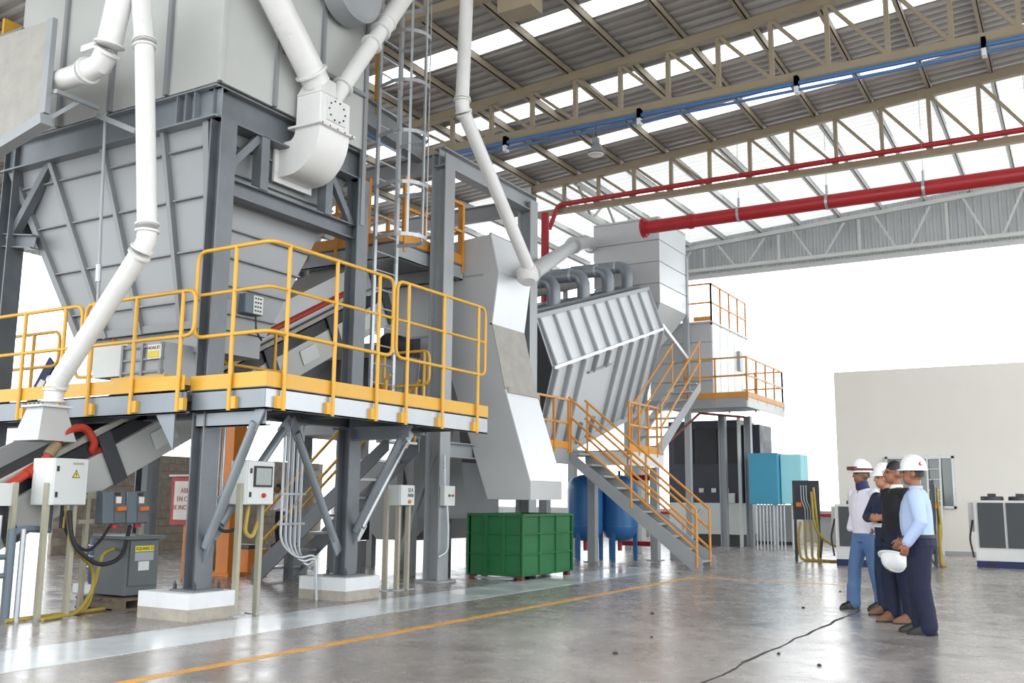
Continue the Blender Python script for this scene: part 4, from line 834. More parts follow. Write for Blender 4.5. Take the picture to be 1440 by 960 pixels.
t, d = cabinet('switch_box', 'small grey switch box with orange rotary knob lettered on its door', -9.0, 12.02, 12.38, 1.26, 1.57, .25, [(-9.1, 12.1), (-9.1, 12.35), (-9.25, 12.0)], locks=False)
text('lettering', 'SEA', .085, (-8.998, 12.27, 1.49), FACE_X, 'black', d); text('lettering', '-9000', .075, (-8.998, 12.26, 1.41), FACE_X, 'black', d)
MB().lathe([(.03, 0), (.03, .02), (.012, .03)], (-9.0, 12.24, 1.32), 12, (1, 0, 0)).build('rotary_knob', 'knob_orange', d, True)
t = thing('push_button_box', 'small grey push-button box with green and red buttons on the tall column', 'box', (-9.3, 13.75, 1.25))
MB().bx(-9.34, -9.24, 13.55, 13.86, 1.25, 1.58).build('body', 'cab_white', t, bevel=.006)
for y, mt in ((13.68, 'green'), (13.78, 'sign_red')): MB().lathe([(.022, 0), (.022, .02)], (-9.24, y, 1.42), 12, (1, 0, 0)).build('button', mt, t, True)
MB().tube(fillet([(-9.28, 13.68, 1.25), (-9.26, 13.7, .9), (-9.26, 13.7, .5), (-9.28, 13.45, .42)], .12), .02, 8).build('conduit', 'galv_bright', t, True); MB().tube([(-9.28, 13.6, 1.58), (-9.28, 13.58, 2.1)], .018, 8).build('conduit', 'galv_bright', t, True)
# isolators on a rack
rk = thing('isolator_rack', 'pale steel rack carrying the two grey isolator switches', 'rack', (-10.45, 8.1, 0))
for y in (7.72, 8.5): MB().beam((-10.5, y, 0), (-10.5, y, 1.4), .05, .05, (0, 1, 0)).build('upright', 'beige_post', rk)
for z in (1.06, 1.36): MB().beam((-10.5, 7.6, z), (-10.5, 8.55, z), .04, .05).build('cross_bar', 'beige_post', rk)
for y, lab in ((7.97, 'left grey isolator switch with orange rotary handle on the rack'), (8.31, 'right grey isolator switch with orange rotary handle above the transformer')):
    t = thing('isolator_switch', lab, 'switch', (-10.38, y, 1.01), 'isolator switches on the rack')
    MB().prism([(-10.47, y-.16, 1.03), (-10.3, y-.16, 1.03), (-10.34, y-.16, 1.43), (-10.47, y-.16, 1.43)], (0, .32, 0)).build('housing', 'iso_grey', t, bevel=.012)
    MB().prism([(-10.31, y-.01, 1.05), (-10.29, y-.01, 1.05), (-10.33, y-.01, 1.42), (-10.35, y-.01, 1.42)], (0, .16, 0)).build('front_cover', 'xfmr', t)
    MB().beam((-10.285, y+.01, 1.21), (-10.285, y+.13, 1.22), .04, .05).build('handle', 'knob_orange', t); MB().bx(-10.33, -10.305, y+.01, y+.08, 1.28, 1.36).build('data_plate', 'sign_white', t); MB().bx(-10.34, -10.318, y+.0, y+.07, 1.37, 1.41).build('badge', 'black', t)
    MB().lathe([(.05, -.05), (.05, .0)], (-10.38, y+.05, 1.03), 12).build('socket_ring', 'sign_red', t, True)
tx = thing('transformer', 'dark grey floor transformer with yellow label on a wooden pallet', 'transformer', (-10.5, 8.35, .12))
MB().bx(-10.85, -10.22, 8.12, 8.6, .16, .84).build('housing', 'xfmr', tx, bevel=.01); MB().bx(-10.88, -10.17, 8.07, 8.65, .84, .88).build('top_cover', 'xfmr', tx)
fp_ = MB().bx(-10.22, -10.2, 8.15, 8.57, .28, .82).build('front_panel', 'xfmr', tx)
MB().bx(-10.2, -10.197, 8.22, 8.5, .69, .76).build('yellow_label', 'label_yellow', fp_); text('lettering', 'SQUARE D', .055, (-10.196, 8.36, .725), FACE_X, 'black', fp_)
MB().bx(-10.2, -10.197, 8.22, 8.5, .58, .68).build('data_label', 'steel_lt', fp_); MB().bx(-10.2, -10.197, 8.28, 8.44, .46, .57).build('data_label', 'cab_white', fp_)
pt = thing('wooden_pallet', 'weathered wooden pallet under the transformer', 'pallet', (-10.5, 8.35, 0))
for y in (8.05, 8.36, 8.67): MB().bx(-10.95, -10.15, y-.05, y+.05, .02, .11).build('bearer', 'wood', pt)
for k in range(5): MB().bx(-10.95+k*.17, -10.83+k*.17, 7.98, 8.74, .11, .14).build('deck_board', 'wood', pt)
for x in (-10.9, -10.2): MB().bx(x-.05, x+.05, 7.98, 8.74, 0, .02).build('bottom_board', 'wood', pt)
# cables on the floor and to the transformer
def cable(name, label, pts, r, mt): return tag(MB().tube(fillet(pts, .25, 7), r, 10).build(name, mt, None, True), label, 'cable')
cable('yellow_cable', 'yellow cable looping down from the power cabinet to the floor', [(-10.1, 7.2, 1.2), (-10.12, 7.25, .8), (-10.3, 7.75, .5), (-10.3, 7.7, .03), (-10.1, 7.1, .03)], .022, 'hose_yellow')
cable('yellow_cable', 'yellow cable running from the transformer side down to the floor', [(-10.45, 8.1, .72), (-10.45, 7.95, .68), (-10.3, 7.75, .3), (-10.2, 7.5, .025), (-10.0, 6.9, .025)], .022, 'hose_yellow')
cable('black_cable', 'thick black cable hanging in a loop from the power cabinet to the isolator', [(-10.08, 7.18, 1.2), (-10.08, 7.25, .8), (-10.05, 7.6, .55), (-10.1, 7.95, .62), (-10.3, 8.2, 1.0)], .026, 'rubber')
cable('black_cable', 'second black cable hanging behind toward the left isolator', [(-10.2, 7.18, 1.2), (-10.2, 7.25, .9), (-10.2, 7.55, .7), (-10.3, 7.8, .85), (-10.36, 7.95, 1.0)], .018, 'rubber')
cable('floor_cable', 'ochre cable lying along the floor to the pallet', [(-10.2, 6.6, .025), (-10.25, 7.2, .025), (-10.35, 7.95, .025)], .024, 'hose_yellow')
pp = thing('conduit_bundle', 'grey conduits and pipes standing at the lower left edge', 'conduit', (-10.3, 6.6, 0))
for x, y, r in ((-10.2, 6.72, .03), (-10.25, 6.62, .045), (-10.3, 6.5, .02)): MB().tube([(x, y, 0), (x, y, 1.0 if r > .025 else 1.15)], r, 10).build('conduit', 'galv_bright' if r < .04 else 'iso_grey', pp, True)
MB().tube(fillet([(-10.25, 6.62, .95), (-10.25, 6.75, 1.0), (-10.3, 7.1, .98)], .1), .04, 10).build('elbow_pipe', 'iso_grey', pp, True); MB().bx(-10.5, -10.4, 6.2, 6.7, 1.25, 1.5).build('terminal_box', 'cab_white', pp)
for z in (.5, .7): MB().tube([(-10.3, 6.0, z), (-10.28, 6.66, z)], .03, 8).build('stub_pipe', 'iso_grey', pp, True)
cl = thing('conduit_riser', 'bundle of thin steel conduits rising beside the second column', 'conduit', (-9.3, 10.4, 0))
for k in range(5):
    y = 9.85+k*.09; MB().tube(fillet([(-9.35, y, 2.4), (-9.35, y, .75-k*.04), (-9.25, y+.25, .55-k*.05), (-9.15, 10.33, .62-k*.05), (-9.1, 10.33, 0)], .15), .018, 8).build('conduit', 'galv_bright', cl, True)
for z in (1.4, 1.0): MB().bx(-9.37, -9.32, 9.8, 10.28, z, z+.03).build('clamp', 'galv_bright', cl)
c2 = thing('conduit_pair', 'pair of thin steel conduits hanging below the corner platform beside the first column', 'conduit', (-8.8, 8.5, 1.2))
for y in (8.36, 8.44): MB().tube([(-9.0, y, 2.38), (-9.0, y, 1.25)], .018, 8).build('conduit', 'galv_bright', c2, True)
MB().bx(-9.03, -8.97, 8.28, 8.52, 1.35, 1.38).build('clamp', 'galv_bright', c2)
c3 = thing('conduit_pair', 'pair of thin steel conduits standing right of the second footing', 'conduit', (-9, 11.1, 0))
for y in (10.98, 11.06): MB().tube([(-9.15, y, 2.4), (-9.15, y, .35)], .018, 8).build('conduit', 'galv_bright', c3, True)
MB().bx(-9.2, -9.1, 10.9, 11.12, 1.4, 1.44).build('clamp', 'galv_dark', c3)
# fire-hose cabinet and orange column behind
fh = thing('fire_cabinet', 'red framed fire hose cabinet with white lettered door behind the first column', 'cabinet', (at(241, 700, y=11.5).x+.4, 11.6, 0))
fx0 = at(241, 700, y=11.5).x; MB().bx(fx0, fx0+.8, 11.5, 11.75, .9, 1.7).build('body', 'sign_red', fh); dd = MB().bx(fx0+.09, fx0+.71, 11.48, 11.5, .98, 1.62).build('door', 'sign_white', fh)
for z, s_ in ((1.46, 'ABRIR'), (1.32, 'EN CASO'), (1.18, 'DE INCENDIO')): text('lettering', s_, .115, (fx0+.4, 11.478, z), FACE_MY, 'sign_red', dd)
MB().bx(fx0-.03, fx0+.83, 11.45, 11.78, 1.7, 1.73).build('cap', 'sign_white', fh); MB().bx(fx0+.28, fx0+.5, 11.55, 11.7, 0, .9).build('stand', 'orange_col', fh)
oc = thing('orange_column', 'orange painted square column behind the operator panel', 'column', (-13.2, 12.6, 0))
MB().beam((-13.2, 12.62, 0), (-13.2, 12.62, 3.2), .3, .3, (0, 1, 0)).build('shaft', 'orange_col', oc); MB().bx(-13.45, -12.95, 12.4, 12.85, 0, .05).build('base_plate', 'orange_col', oc)
ob = thing('orange_motor_base', 'low orange machine base on the floor behind the operator panel', 'base', (-13.6, 13.3, 0)); MB().bx(-13.9, -13.2, 13.1, 13.6, 0, .42).build('block', 'orange_col', ob); MB().bx(-13.8, -13.3, 13.2, 13.5, .42, .5).build('plate', 'dark', ob)
# process skids between the columns (grey background machinery)
sk = thing('screen_skid', 'grey machine skid standing in the shade behind the chute', 'machine', (-11.8, 17, 0))
MB().bx(-12.9, -11.0, 15.8, 18.2, 1.0, 2.1).build('body', 'steel_paint', sk); MB().prism([(-12.9, 15.8, 1.0), (-11.0, 15.8, 1.0), (-11.5, 15.8, .55), (-12.4, 15.8, .55)], (0, 2.4, 0)).build('trough', 'steel_paint', sk)
for x in (-12.7, -11.2):
    for y in (16, 18): MB().beam((x, y, 0), (x, y, 1.0), .14, .14, (0, 1, 0)).build('leg', 'steel_paint', sk)
gb2 = thing('gear_motor', 'yellow and black geared motor behind the small switch box', 'motor', (-12.0, 14.4, 0))
MB().lathe([(.1, -.25), (.16, -.2), (.16, .2), (.1, .25)], (-12.0, 14.4, .75), 14, (1, 0, 0)).build('motor', 'yellow', gb2, True); MB().bx(-12.3, -11.7, 14.2, 14.6, 0, .58).build('stand', 'steel_paint', gb2); MB().bx(-11.9, -11.6, 14.25, 14.55, .6, .95).build('gearbox', 'black', gb2)
bt = thing('navy_banner', 'navy cloth with white stripes hanging behind the walkway at the left edge', 'banner', (-13.4, 9.3, 2.0))
q = [at(p[0], p[1], y=9.3) for p in ((69, 502), (77, 513), (52, 556), (30, 640), (12, 640), (40, 556))]
MB().prism(q, (0, .03, 0)).build('cloth', 'navy', bt); q = [at(p[0], p[1], y=9.29) for p in ((57, 533), (64, 536), (58, 546), (51, 543))]; MB().prism(q, (0, .01, 0)).build('white_band', 'sign_white', bt)
bd = thing('blue_drum', 'dark blue drum wrapped in thin cable behind the isolator rack', 'drum', (-12.3, 9.6, 0))
MB().lathe([(.36, .12), (.38, .2), (.38, .75), (.34, .82)], (-12.3, 9.6, 0), 24).build('shell', 'navy', bd, True)
for z in (.35, .5, .65): MB().lathe([(.39, z), (.4, z+.01), (.39, z+.02)], (-12.3, 9.6, 0), 24).build('cable_turn', 'steel_lt', bd, True)
MB().bx(-12.7, -11.9, 9.2, 10, 0, .12).build('plinth', 'concrete_ped', bd)

# ---- machinery in the shade between the columns
vs_ = thing('vibrating_screen', 'dark grey screening machine in the shade under the high platform', 'machine', (-11.3, 13.6, 2.62))
MB().prism([(-12.4, 13.0, 2.75), (-12.4, 14.5, 3.3), (-12.4, 14.5, 4.3), (-12.4, 13.0, 3.75)], (1.9, 0, 0)).build('deck_box', 'dark', vs_)
MB().bx(-10.5, -10.44, 13.1, 14.4, 3.1, 3.9).build('side_cover', 'steel_paint', vs_)
MB().lathe([(.16, -.3), (.2, -.25), (.2, .25), (.16, .3)], (-10.3, 13.5, 4.0), 16, (0, 1, 0)).build('drive_motor', 'black', vs_, True)
for k in range(4): MB().beam((-10.43, 13.2+k*.36, 3.1), (-10.43, 13.3+k*.36, 3.9), .04, .05, (1, 0, 0)).build('stiffener', 'steel_lt', vs_)
MB().tube([(-10.38, 12.9, 3.3), (-10.38, 14.5, 3.05)], .045, 10).build('red_water_pipe', 'red_hose', vs_, True)
MB().bx(-12.4, -10.5, 13.0, 14.6, 2.45, 2.62).build('subframe', 'steel_lt', vs_)
for x in (-12.3, -10.6): MB().beam((x, 14.5, 0), (x, 14.5, 2.45), .14, .14, (0, 1, 0)).build('leg', 'steel_paint', vs_)
for x in (-12.3, -10.6): MB().beam((x, 13.1, 2.0), (x, 13.1, 2.45), .1, .1, (0, 1, 0)).build('hanger', 'steel_paint', vs_)
jb = thing('siren_box', 'small grey perforated box on the side of the hopper above the corner platform', 'box', (-9.3, 8.7, 3.95))
q = at(358, 428, x=-9.28)
MB().bx(-9.42, -9.28, q.y-.16, q.y+.16, q.z-.13, q.z+.13).build('body', 'iso_grey', jb, bevel=.01); g = MB().bx(-9.28, -9.275, q.y-.02, q.y+.15, q.z-.12, q.z+.12).build('grille', 'cab_white', jb)
for i in range(3):
    for k in range(4): MB().bx(-9.275, -9.272, q.y+.0+i*.045, q.y+.03+i*.045, q.z-.09+k*.055, q.z-.07+k*.055).build('slot', 'black', g)
MB().tube(fillet([(-9.3, q.y+.05, q.z-.13), (-9.28, q.y+.05, q.z-.35), (-9.32, q.y+.2, q.z-.45)], .08), .012, 8).build('cable', 'rubber', jb, True)
# ================================================================ PEOPLE (local frame: front is -Y, left hand +X)
def ell(mb, c, r, n=14, m=9):
    mb.lathe([(r[0]*math.sin(math.pi*(k+.001)/(m-1)) if 0 < k < m-1 else .001, -r[2]*math.cos(math.pi*k/(m-1))) for k in range(m)], (0, 0, 0), n)
    k = len(mb.v)-n*m
    for i in range(k, len(mb.v)):
        v = mb.v[i]; mb.v[i] = (c[0]+v[0], c[1]+v[1]*r[1]/r[0], c[2]+v[2])
def limb(mb, pts, rs, sub=6):
    P, Rr = [], []
    for i in range(len(pts)-1):
        for k in range(sub):
            t = k/sub; P.append(lerp(pts[i], pts[i+1], t)); Rr.append(rs[i]*(1-t)+rs[i+1]*t)
    P.append(V(pts[-1])); Rr.append(rs[-1])
    mb.tube(P, Rr, 14)
    for p, r in ((P[0], Rr[0]), (P[-1], Rr[-1])): ell(mb, p, (r, r, r), 10, 7)
def hand(add, w, d, nrm, tagname, curl=.5):
    w, d, nrm = V(w), V(d).normalized(), V(nrm).normalized(); s = d.cross(nrm).normalized()
    mb = MB(); limb(mb, [w, w+d*.05], [.026, .034], 4); limb(mb, [w+d*.04-s*.022, w+d*.085-s*.026], [.017, .014], 3); limb(mb, [w+d*.04+s*.022, w+d*.085+s*.026], [.017, .014], 3); limb(mb, [w+d*.04, w+d*.088], [.02, .015], 3)
    for k, (o, L) in enumerate(((-.033, .066), (-.011, .078), (.011, .074), (.032, .058))):
        a = w+d*.085+s*o; p = [a]; ang = 0
        for q in range(3):
            ang += curl*(.55+.25*q); p.append(p[-1]+(d*math.cos(ang)+nrm*math.sin(ang))*L*(.42, .33, .25)[q])
        limb(mb, p, [.0105, .0098, .009, .0075], 3)
    b = w+d*.03-s*.03; limb(mb, [b, b-s*.028+d*.03+nrm*.012, b-s*.03+d*.06+nrm*.028], [.015, .012, .009], 4)
    add(mb, tagname)
def person(label, loc, face, top, sp):
    f = V(face).normalized(); ang = math.atan2(f.x, -f.y); sc_ = top/sp.get('hat_top', 1.81)
    root = thing('person', label, 'person', loc); root.rotation_euler = (0, 0, ang); root.scale = (sc_, sc_, sc_)
    prims = []
    def add(mb, tg): prims.append((mb, tg))
    sh = sp.get('lean', 0); P = lambda x, y, z: (x, y-sh*max(0, z-.95), z)
    mb = MB(); W = sp.get('wide', 1.12); mb.loft([(P(0, .01, .82), .14*W, .11*W), (P(0, .018, .91), .178*W, .13*W), (P(0, .01, 1.0), .168*W, .12*W)]); add(mb, 'hip')
    b = sp.get('belly', 0)
    mb = MB(); mb.loft([(P(0, .01, .9), .174*W, .124*W), (P(0, .01, .97), .17*W, .123*W+b*.3), (P(0, 0-b*.3, 1.08), (.166+b*.3)*W, (.12+b)*W), (P(0, -.005, 1.22), .182*W, (.126+b*.6)*W), (P(0, 0, 1.34), .2*W, .122*W), (P(0, .008, 1.42), .185*W, .1*W), (P(0, .012, 1.47), .11*W, .075*W), (P(0, .012, 1.5), .062, .058)]); add(mb, 'torso')
    mb = MB(); limb(mb, [P(0, .015, 1.44), P(0, 0, 1.57)], [.062, .055]); add(mb, sp.get('neck', 'skin'))
    hd = V(P(0, -.02, 1.655)); ht = V((0, 0, 0))
    mb = MB(); ell(mb, hd+V((0, .012, .015)), (.078, .098, .112)); ell(mb, hd+V((0, -.035, -.055)), (.058, .062, .068)); ell(mb, hd+V((0, -.06, -.092)), (.03, .028, .022))
    limb(mb, [hd+V((0, -.085, .02)), hd+V((0, -.112, -.022))], [.011, .017], 4); ell(mb, hd+V((0, -.086, -.06)), (.026, .014, .008)); ell(mb, hd+V((0, -.078, .03)), (.05, .02, .012))
    for s in (-1, 1): ell(mb, hd+V((s*.08, .012, -.01)), (.012, .024, .034))
    add(mb, 'skin')
    for s in (-1, 1):
        st = sp.get('stance', .09); fy = sp.get('foot', {}).get(s, 0)
        mb = MB(); limb(mb, [P(s*.085, .01, .9), (s*(st+.005), fy*.5-.02, .5), (s*st, fy+.02, .09)], [.108*W, .08*W, .068*W]); add(mb, 'trousers')
        if sp.get('flare'): mb = MB(); limb(mb, [(s*st, fy+.01, .28), (s*st, fy+.01, .07)], [.076, .088]); add(mb, 'trousers')
        el, wr = sp['arm'][s]; shd = V(P(s*.188*W, .008, 1.415)); el = (el[0]*W, el[1], el[2]); wr = (wr[0]*W, wr[1], wr[2])
        mb = MB(); limb(mb, [shd, el, lerp(el, wr, sp.get('sleeve', .92))], [.07*W, .056*W, .046*W]); add(mb, 'shirt')
        if s in sp.get('bare', ()) or s in sp.get('hands', ()): mb = MB(); limb(mb, [lerp(el, wr, sp.get('sleeve', .92)-.02), wr], [.034, .029], 4); add(mb, 'skin')
        if s in sp.get('hands', ()):
            d = (V(wr)-V(el)).normalized(); hand(add, wr, sp.get('hdir', {}).get(s, d), sp.get('hnorm', {}).get(s, (-s, 0, 0)), 'skin', sp.get('curl', .55))
    # join, remesh into one skin, paint cloth regions
    allm = MB(); tags = []
    for mb, tg in prims: tags += [tg]*len(mb.v); allm.add(mb.v, mb.f)
    me = bpy.data.meshes.new('body_src'); me.from_pydata(allm.v, [], allm.f); bm = bmesh.new(); bm.from_mesh(me); bmesh.ops.recalc_face_normals(bm, faces=bm.faces); bm.to_mesh(me); bm.free()
    o = bpy.data.objects.new('body_src', me); C.objects.link(o)
    md = o.modifiers.new('r', 'REMESH'); md.mode = 'VOXEL'; md.voxel_size = sp.get('voxel', .0085)
    ms = o.modifiers.new('s', 'SMOOTH'); ms.factor = .5; ms.iterations = 3
    bpy.context.view_layer.update(); body = bpy.data.meshes.new_from_object(o.evaluated_get(bpy.context.evaluated_depsgraph_get())); bpy.data.objects.remove(o)
    keys = ['skin', 'shirt', 'trousers']+[k for k in ('scarf',) if k == sp.get('neck')]
    body.materials.clear()
    for k in keys: body.materials.append(MATS[sp['mats'][k]])
    kd = KDTree(len(allm.v))
    for i, v in enumerate(allm.v): kd.insert(v, i)
    kd.balance()
    for p in body.polygons:
        c = p.center; tg = tags[kd.find(c)[1]]
        if tg in ('hip', 'torso') or (tg == 'trousers' and c.z > .75): tg = 'shirt' if c.z > sp.get('waist', 1.0) else 'trousers'
        p.material_index = keys.index(tg) if tg in keys else 0; p.use_smooth = True
    ob = bpy.data.objects.new('body', body); C.objects.link(ob); ob.parent = root
    def part(mb, name, mt, smooth=True):
        o = mb.build(name, mt, None, smooth); o.parent = root; return o
    for s in (-1, 1):      # shoes
        st = sp.get('stance', .09); fy = sp.get('foot', {}).get(s, 0)
        mb = MB(); mb.loft([((s*st, fy-.055, .0), .046, .145), ((s*st, fy-.055, .025), .05, .15), ((s*st, fy-.045, .06), .046, .13), ((s*st, fy-.01, .095), .045, .075), ((s*st, fy+.015, .13), .05, .055)], 16)
        part(mb, 'shoe', sp['mats']['shoe'])
        part(MB().loft([((s*st, fy-.055, -.002), .05, .15), ((s*st, fy-.055, .018), .051, .152)], 16), 'shoe_sole', 'rubber')
    mb = MB()
    for s in (-1, 1): ell(mb, hd+V((s*.03, -.085, .012)), (.012, .008, .007), 8, 6)
    part(mb, 'eyes', 'hair')
    if sp.get('hair', True):
        mb = MB(); c = hd+V((0, .022, .03)); rr = sp.get('hair_r', (.085, .1, .115)); n = 18; prof = []
        rings = 8; vs = []
        for i in range(rings+1):
            ph = math.pi*.5*i/rings
            for k in range(n):
                a = 2*math.pi*k/n; drop = -.11 if math.sin(a) > -.2 else -.0
                z = rr[2]*math.cos(ph)+(drop*max(0, (i/rings)-.4) if True else 0); r = math.sin(ph) if i else .01
                vs.append((c.x+rr[0]*r*math.cos(a), c.y+rr[1]*r*math.sin(a), c.z+z))
        mb.add(vs, [(i*n+k, i*n+(k+1) % n, (i+1)*n+(k+1) % n, (i+1)*n+k) for i in range(rings) for k in range(n)]+[tuple(range(n))])
        part(mb, 'hair', 'hair')
    if sp.get('hat', True): helmet(part, hd+V((0, .015, .048)), sp)
    for extra in sp.get('extra', ()): extra(part, hd, P)
    return root
def helmet_mesh(c, up=V((0, 0, 1)), fwd=V((0, -1, 0))):
    sd = fwd.cross(up).normalized(); dome, brim = MB(), MB(); n = 24; vs = []
    for i in range(9):
        ph = math.pi*.5*i/8
        for k in range(n):
            a = 2*math.pi*k/n; r = math.sin(ph) if i else .02; ridge = .008*max(0, 1-abs(math.cos(a))*4)*(math.cos(ph))
            vs.append(c + sd*(.11*r*math.cos(a)) + fwd*(.135*r*math.sin(a)) + up*(.145*math.cos(ph)**.8+ridge))
    dome.add(vs, [(i*n+k, i*n+(k+1) % n, (i+1)*n+(k+1) % n, (i+1)*n+k) for i in range(8) for k in range(n)]+[tuple(range(n))])
    vs = []
    for r0, h in ((1.0, .0), (1.0, -.015), (1.06, -.018), (1.06, -.006)):
        for k in range(n):
            a = 2*math.pi*k/n; ext = 1+.2*max(0, math.sin(a))**2*(r0 > 1.03)
            vs.append(c + sd*(.11*r0*math.cos(a)) + fwd*(.135*r0*ext*math.sin(a)) + up*h)
    brim.add(vs, [(i*n+k, i*n+(k+1) % n, ((i+1) % 4)*n+(k+1) % n, ((i+1) % 4)*n+k) for i in range(4) for k in range(n)])
    return dome, brim
def helmet(part, c, sp):
    d, b = helmet_mesh(c, V((0, sp.get('hat_tilt', 0), 1)).normalized(), V((0, -1, sp.get('hat_tilt', 0))).normalized()); part(d, 'hard_hat', 'helmet'); part(b, 'hat_brim', 'helmet')
def goggles(part, hd, P):
    c = hd+V((0, .015, .068)); mb = MB(); pts = [c+V((.124*math.cos(a), .152*math.sin(a), .0)) for a in [2*math.pi*k/24 for k in range(24)]]; mb.tube(pts, .013, 6, closed=True); part(mb, 'goggle_strap', 'strap_red')
    mb = MB(); mb.beam(c+V((-.07, -.15, .01)), c+V((.07, -.15, .01)), .04, .045); part(mb, 'goggles', 'strap_red')
def scarf(part, hd, P):
    part(MB().loft([(P(0, .01, 1.44), .085, .08), (P(0, .0, 1.49), .088, .086), (P(0, -.01, 1.54), .076, .08), (P(0, -.015, 1.575), .072, .078)], 18), 'neck_gaiter', 'navy')
def collar(mt):
    def fn(part, hd, P): part(MB().loft([(P(0, .01, 1.45), .088, .08), (P(0, .01, 1.5), .07, .068), (P(0, .012, 1.525), .068, .066)], 18), 'collar', mt)
    return fn
def belt(part, hd, P): part(MB().loft([(P(0, .01, .985), .217, .162), (P(0, .01, 1.02), .217, .162)], 20), 'belt', 'boot_black')
def glasses(part, hd, P):
    mb = MB()
    for s in (-1, 1): mb.tube([hd+V((s*.032+.022*math.cos(a), -.106, .012+.016*math.sin(a))) for a in [2*math.pi*k/12 for k in range(12)]], .0025, 6, closed=True); mb.tube([hd+V((s*.055, -.104, .015)), hd+V((s*.08, .0, .012))], .0025, 6)
    part(mb, 'glasses', 'strap_red')
def stripes(part, hd, P):
    part(MB().loft([(P(0, .0, 1.06), .196, .148), (P(0, .0, 1.11), .2, .148)], 20), 'reflective_band', 'reflective')
    e, s_ = V((.335, -.02, 1.16)), V((.21, 0, 1.41)); mb = MB(); mb.tube([lerp(s_, e, .6), lerp(s_, e, .78)], [.09, .083], 16); part(mb, 'sleeve_band', 'reflective')
def badge(part, hd, P):
    c = hd+V((.09, .09, .1)); part(MB().lathe([(.02, -.002), (.02, .01)], c, 12, (.6, .7, .2)), 'hat_emblem', 'sign_red'); part(MB().lathe([(.011, .0), (.011, .013)], c, 10, (.6, .7, .2)), 'emblem_centre', 'helmet')
    part(MB().beam(hd+V((-.06, -.155, .055)), hd+V((.06, -.155, .055)), .02, .03), 'hat_clip', 'navy')
def wallet(part, hd, P): part(MB().bx(-.12, -.03, .13, .165, .82, .93), 'back_pocket', 'jeans_dark')
LEFT = V((-.862, -.507, 0))
def tc_(p): return V((-p[0], -p[1], 0)).normalized()
AD = {-1: ((-.25, .04, 1.14), (-.22, -.05, .9)), 1: ((.25, .04, 1.14), (.22, -.05, .9))}
p1 = (-2.57, 13.55, 0)
person('man in white shirt, blue jeans and white hard hat with goggles, leftmost of the group', p1, LEFT+tc_(p1)*.42, at(1212, 650, y=13.55).z,
       dict(mats=dict(skin='skin_a', shirt='shirt_white', trousers='jeans', shoe='boot_black', scarf='navy'), neck='scarf', arm={-1: ((-.27, .07, 1.14), (-.19, -.07, .96)), 1: ((.27, .09, 1.14), (.2, -.05, .96))}, bare=(1,), sleeve=.86, stance=.11, foot={-1: -.14, 1: .1}, belly=.012, waist=.93, wide=1.05, extra=(goggles, scarf, collar('shirt_white')), flare=True, hair_r=(.08, .1, .1)))
p2 = (-2.2, 13.0, 0)
person('man in navy coverall with reflective stripes and white hard hat, arms folded', p2, LEFT+tc_(p2)*.2, at(1238, 655, y=12.95).z,
       dict(mats=dict(skin='skin_b', shirt='coverall', trousers='coverall', shoe='boot_brown'), arm={-1: ((-.28, -.08, 1.17), (.02, -.21, 1.17)), 1: ((.3, -.02, 1.16), (-.02, -.22, 1.2))}, hands=(-1,), hdir={-1: (1, -.1, .05)}, hnorm={-1: (0, 1, 0)}, extra=(stripes, collar('coverall')), foot={-1: -.05, 1: .05}))
p3 = (-1.96, 12.3, 0)
hold = V((.25, -.17, .87))
person('man in black suit with white collar and glasses, bareheaded, helmet in hand', p3, LEFT+tc_(p3)*.12, at(1258, 648, y=12.25).z,
       dict(mats=dict(skin='skin_c', shirt='suit', trousers='jeans_dark', shoe='boot_brown'), hat=False, hat_top=1.79, arm={-1: AD[-1], 1: ((.26, .03, 1.15), (.25, -.12, .93))}, hands=(1,), hdir={1: (0, -.45, -.9)}, hnorm={1: (-1, 0, 0)}, curl=.8, extra=(glasses, collar('sign_white')), foot={-1: -.06, 1: .04}, hair_r=(.084, .104, .115)))
p4 = (-1.62, 11.4, 0)
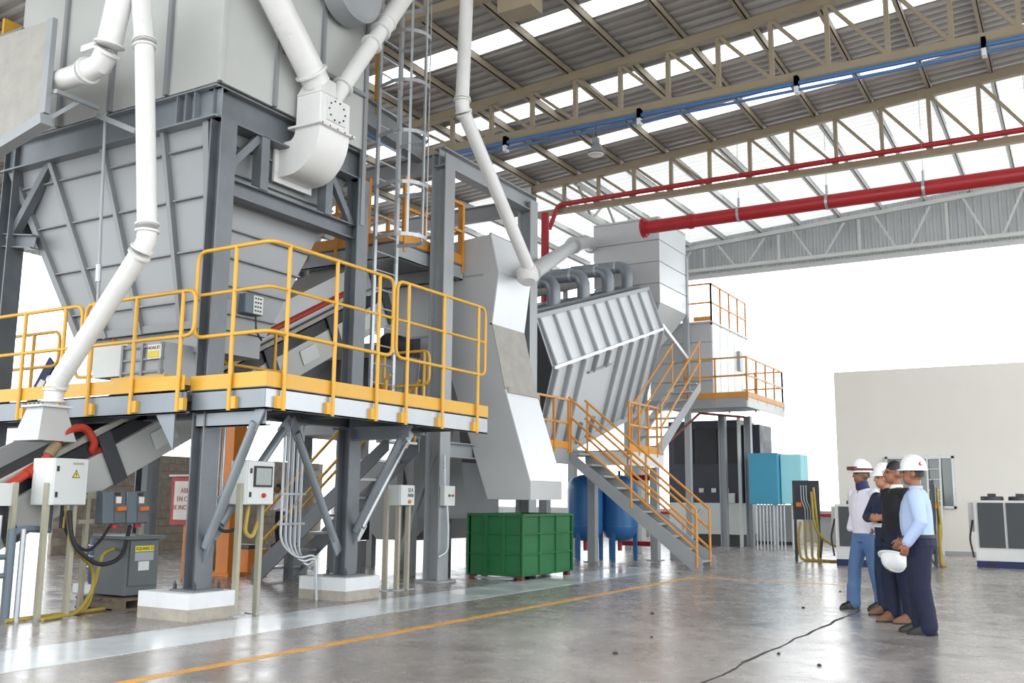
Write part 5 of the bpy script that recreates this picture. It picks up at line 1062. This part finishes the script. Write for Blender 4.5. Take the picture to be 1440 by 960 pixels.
person('man in light blue shirt, dark jeans and white hard hat, seen from behind at right', p4, LEFT-tc_(p4)*.42, at(1281, 645, y=11.4).z,
       dict(mats=dict(skin='skin_c', shirt='shirt_blue', trousers='jeans_dark', shoe='boot_black'), arm={-1: AD[-1], 1: ((.27, .05, 1.15), (.24, -.1, .93))}, hands=(1,), hdir={1: (0, -.25, -.95)}, hnorm={1: (-1, -.2, 0)}, curl=.75, belly=.015, wide=1.24, extra=(belt, collar('shirt_blue'), badge, wallet), flare=True, foot={-1: -.04, 1: .05}))
# the helmet the bareheaded man carries
f3 = (LEFT+tc_(p3)*.12).normalized(); a3 = math.atan2(f3.x, -f3.y); s3 = at(1258, 648, y=12.25).z/1.79
hm = thing('carried_helmet', 'white hard hat held upside down at his side by the man in the black suit', 'helmet', V(p3)+Matrix.Rotation(a3, 3, 'Z') @ (V((.26, -.2, .72))*s3))
d, b_ = helmet_mesh(V((0, 0, 0)), V((.45, -.25, -.85)).normalized(), V((0, -.9, .3)).normalized())
for mb, nm in ((d, 'shell'), (b_, 'brim')): o = mb.build(nm, 'helmet', None, True); o.parent = hm
hm.rotation_euler = (0, 0, a3); hm.scale = (1.1, 1.1, 1.1)
# ladder reflection in the window, added as a solid ladder at the wall
wl_ = thing('ladder_reflection', 'white ladder added for the reflection of a ladder in the window', 'ladder', (-3.6, 28.5, 0))
for x in (-3.72, -3.4): MB().beam((x, 28.25, 0), (x, 28.62, 2.65), .05, .03, (0, 1, 0)).build('stile', 'white_paint', wl_)
for k in range(9): MB().tube([(-3.72, 28.25+.37*(.3+.28*k)/2.65, .3+.28*k), (-3.4, 28.25+.37*(.3+.28*k)/2.65, .3+.28*k)], .014, 8).build('rung', 'white_paint', wl_)
# worker far behind under the platform
w0 = at(392, 768, z=0)
person('distant worker in white shirt behind the stair under the corner platform', (w0.x, w0.y, 0), LEFT+tc_(w0)*.6, 1.74,
       dict(mats=dict(skin='skin_a', shirt='shirt_white', trousers='suit', shoe='boot_black'), hat=False, hat_top=1.79, arm={-1: ((-.25, -.05, 1.15), (-.15, -.25, 1.05)), 1: ((.25, -.05, 1.15), (.15, -.25, 1.05))}, voxel=.015, lean=.12))
for o in bpy.data.objects:
    if o.type == 'EMPTY' and 'label' in o and o['label'] == '': del o['label']
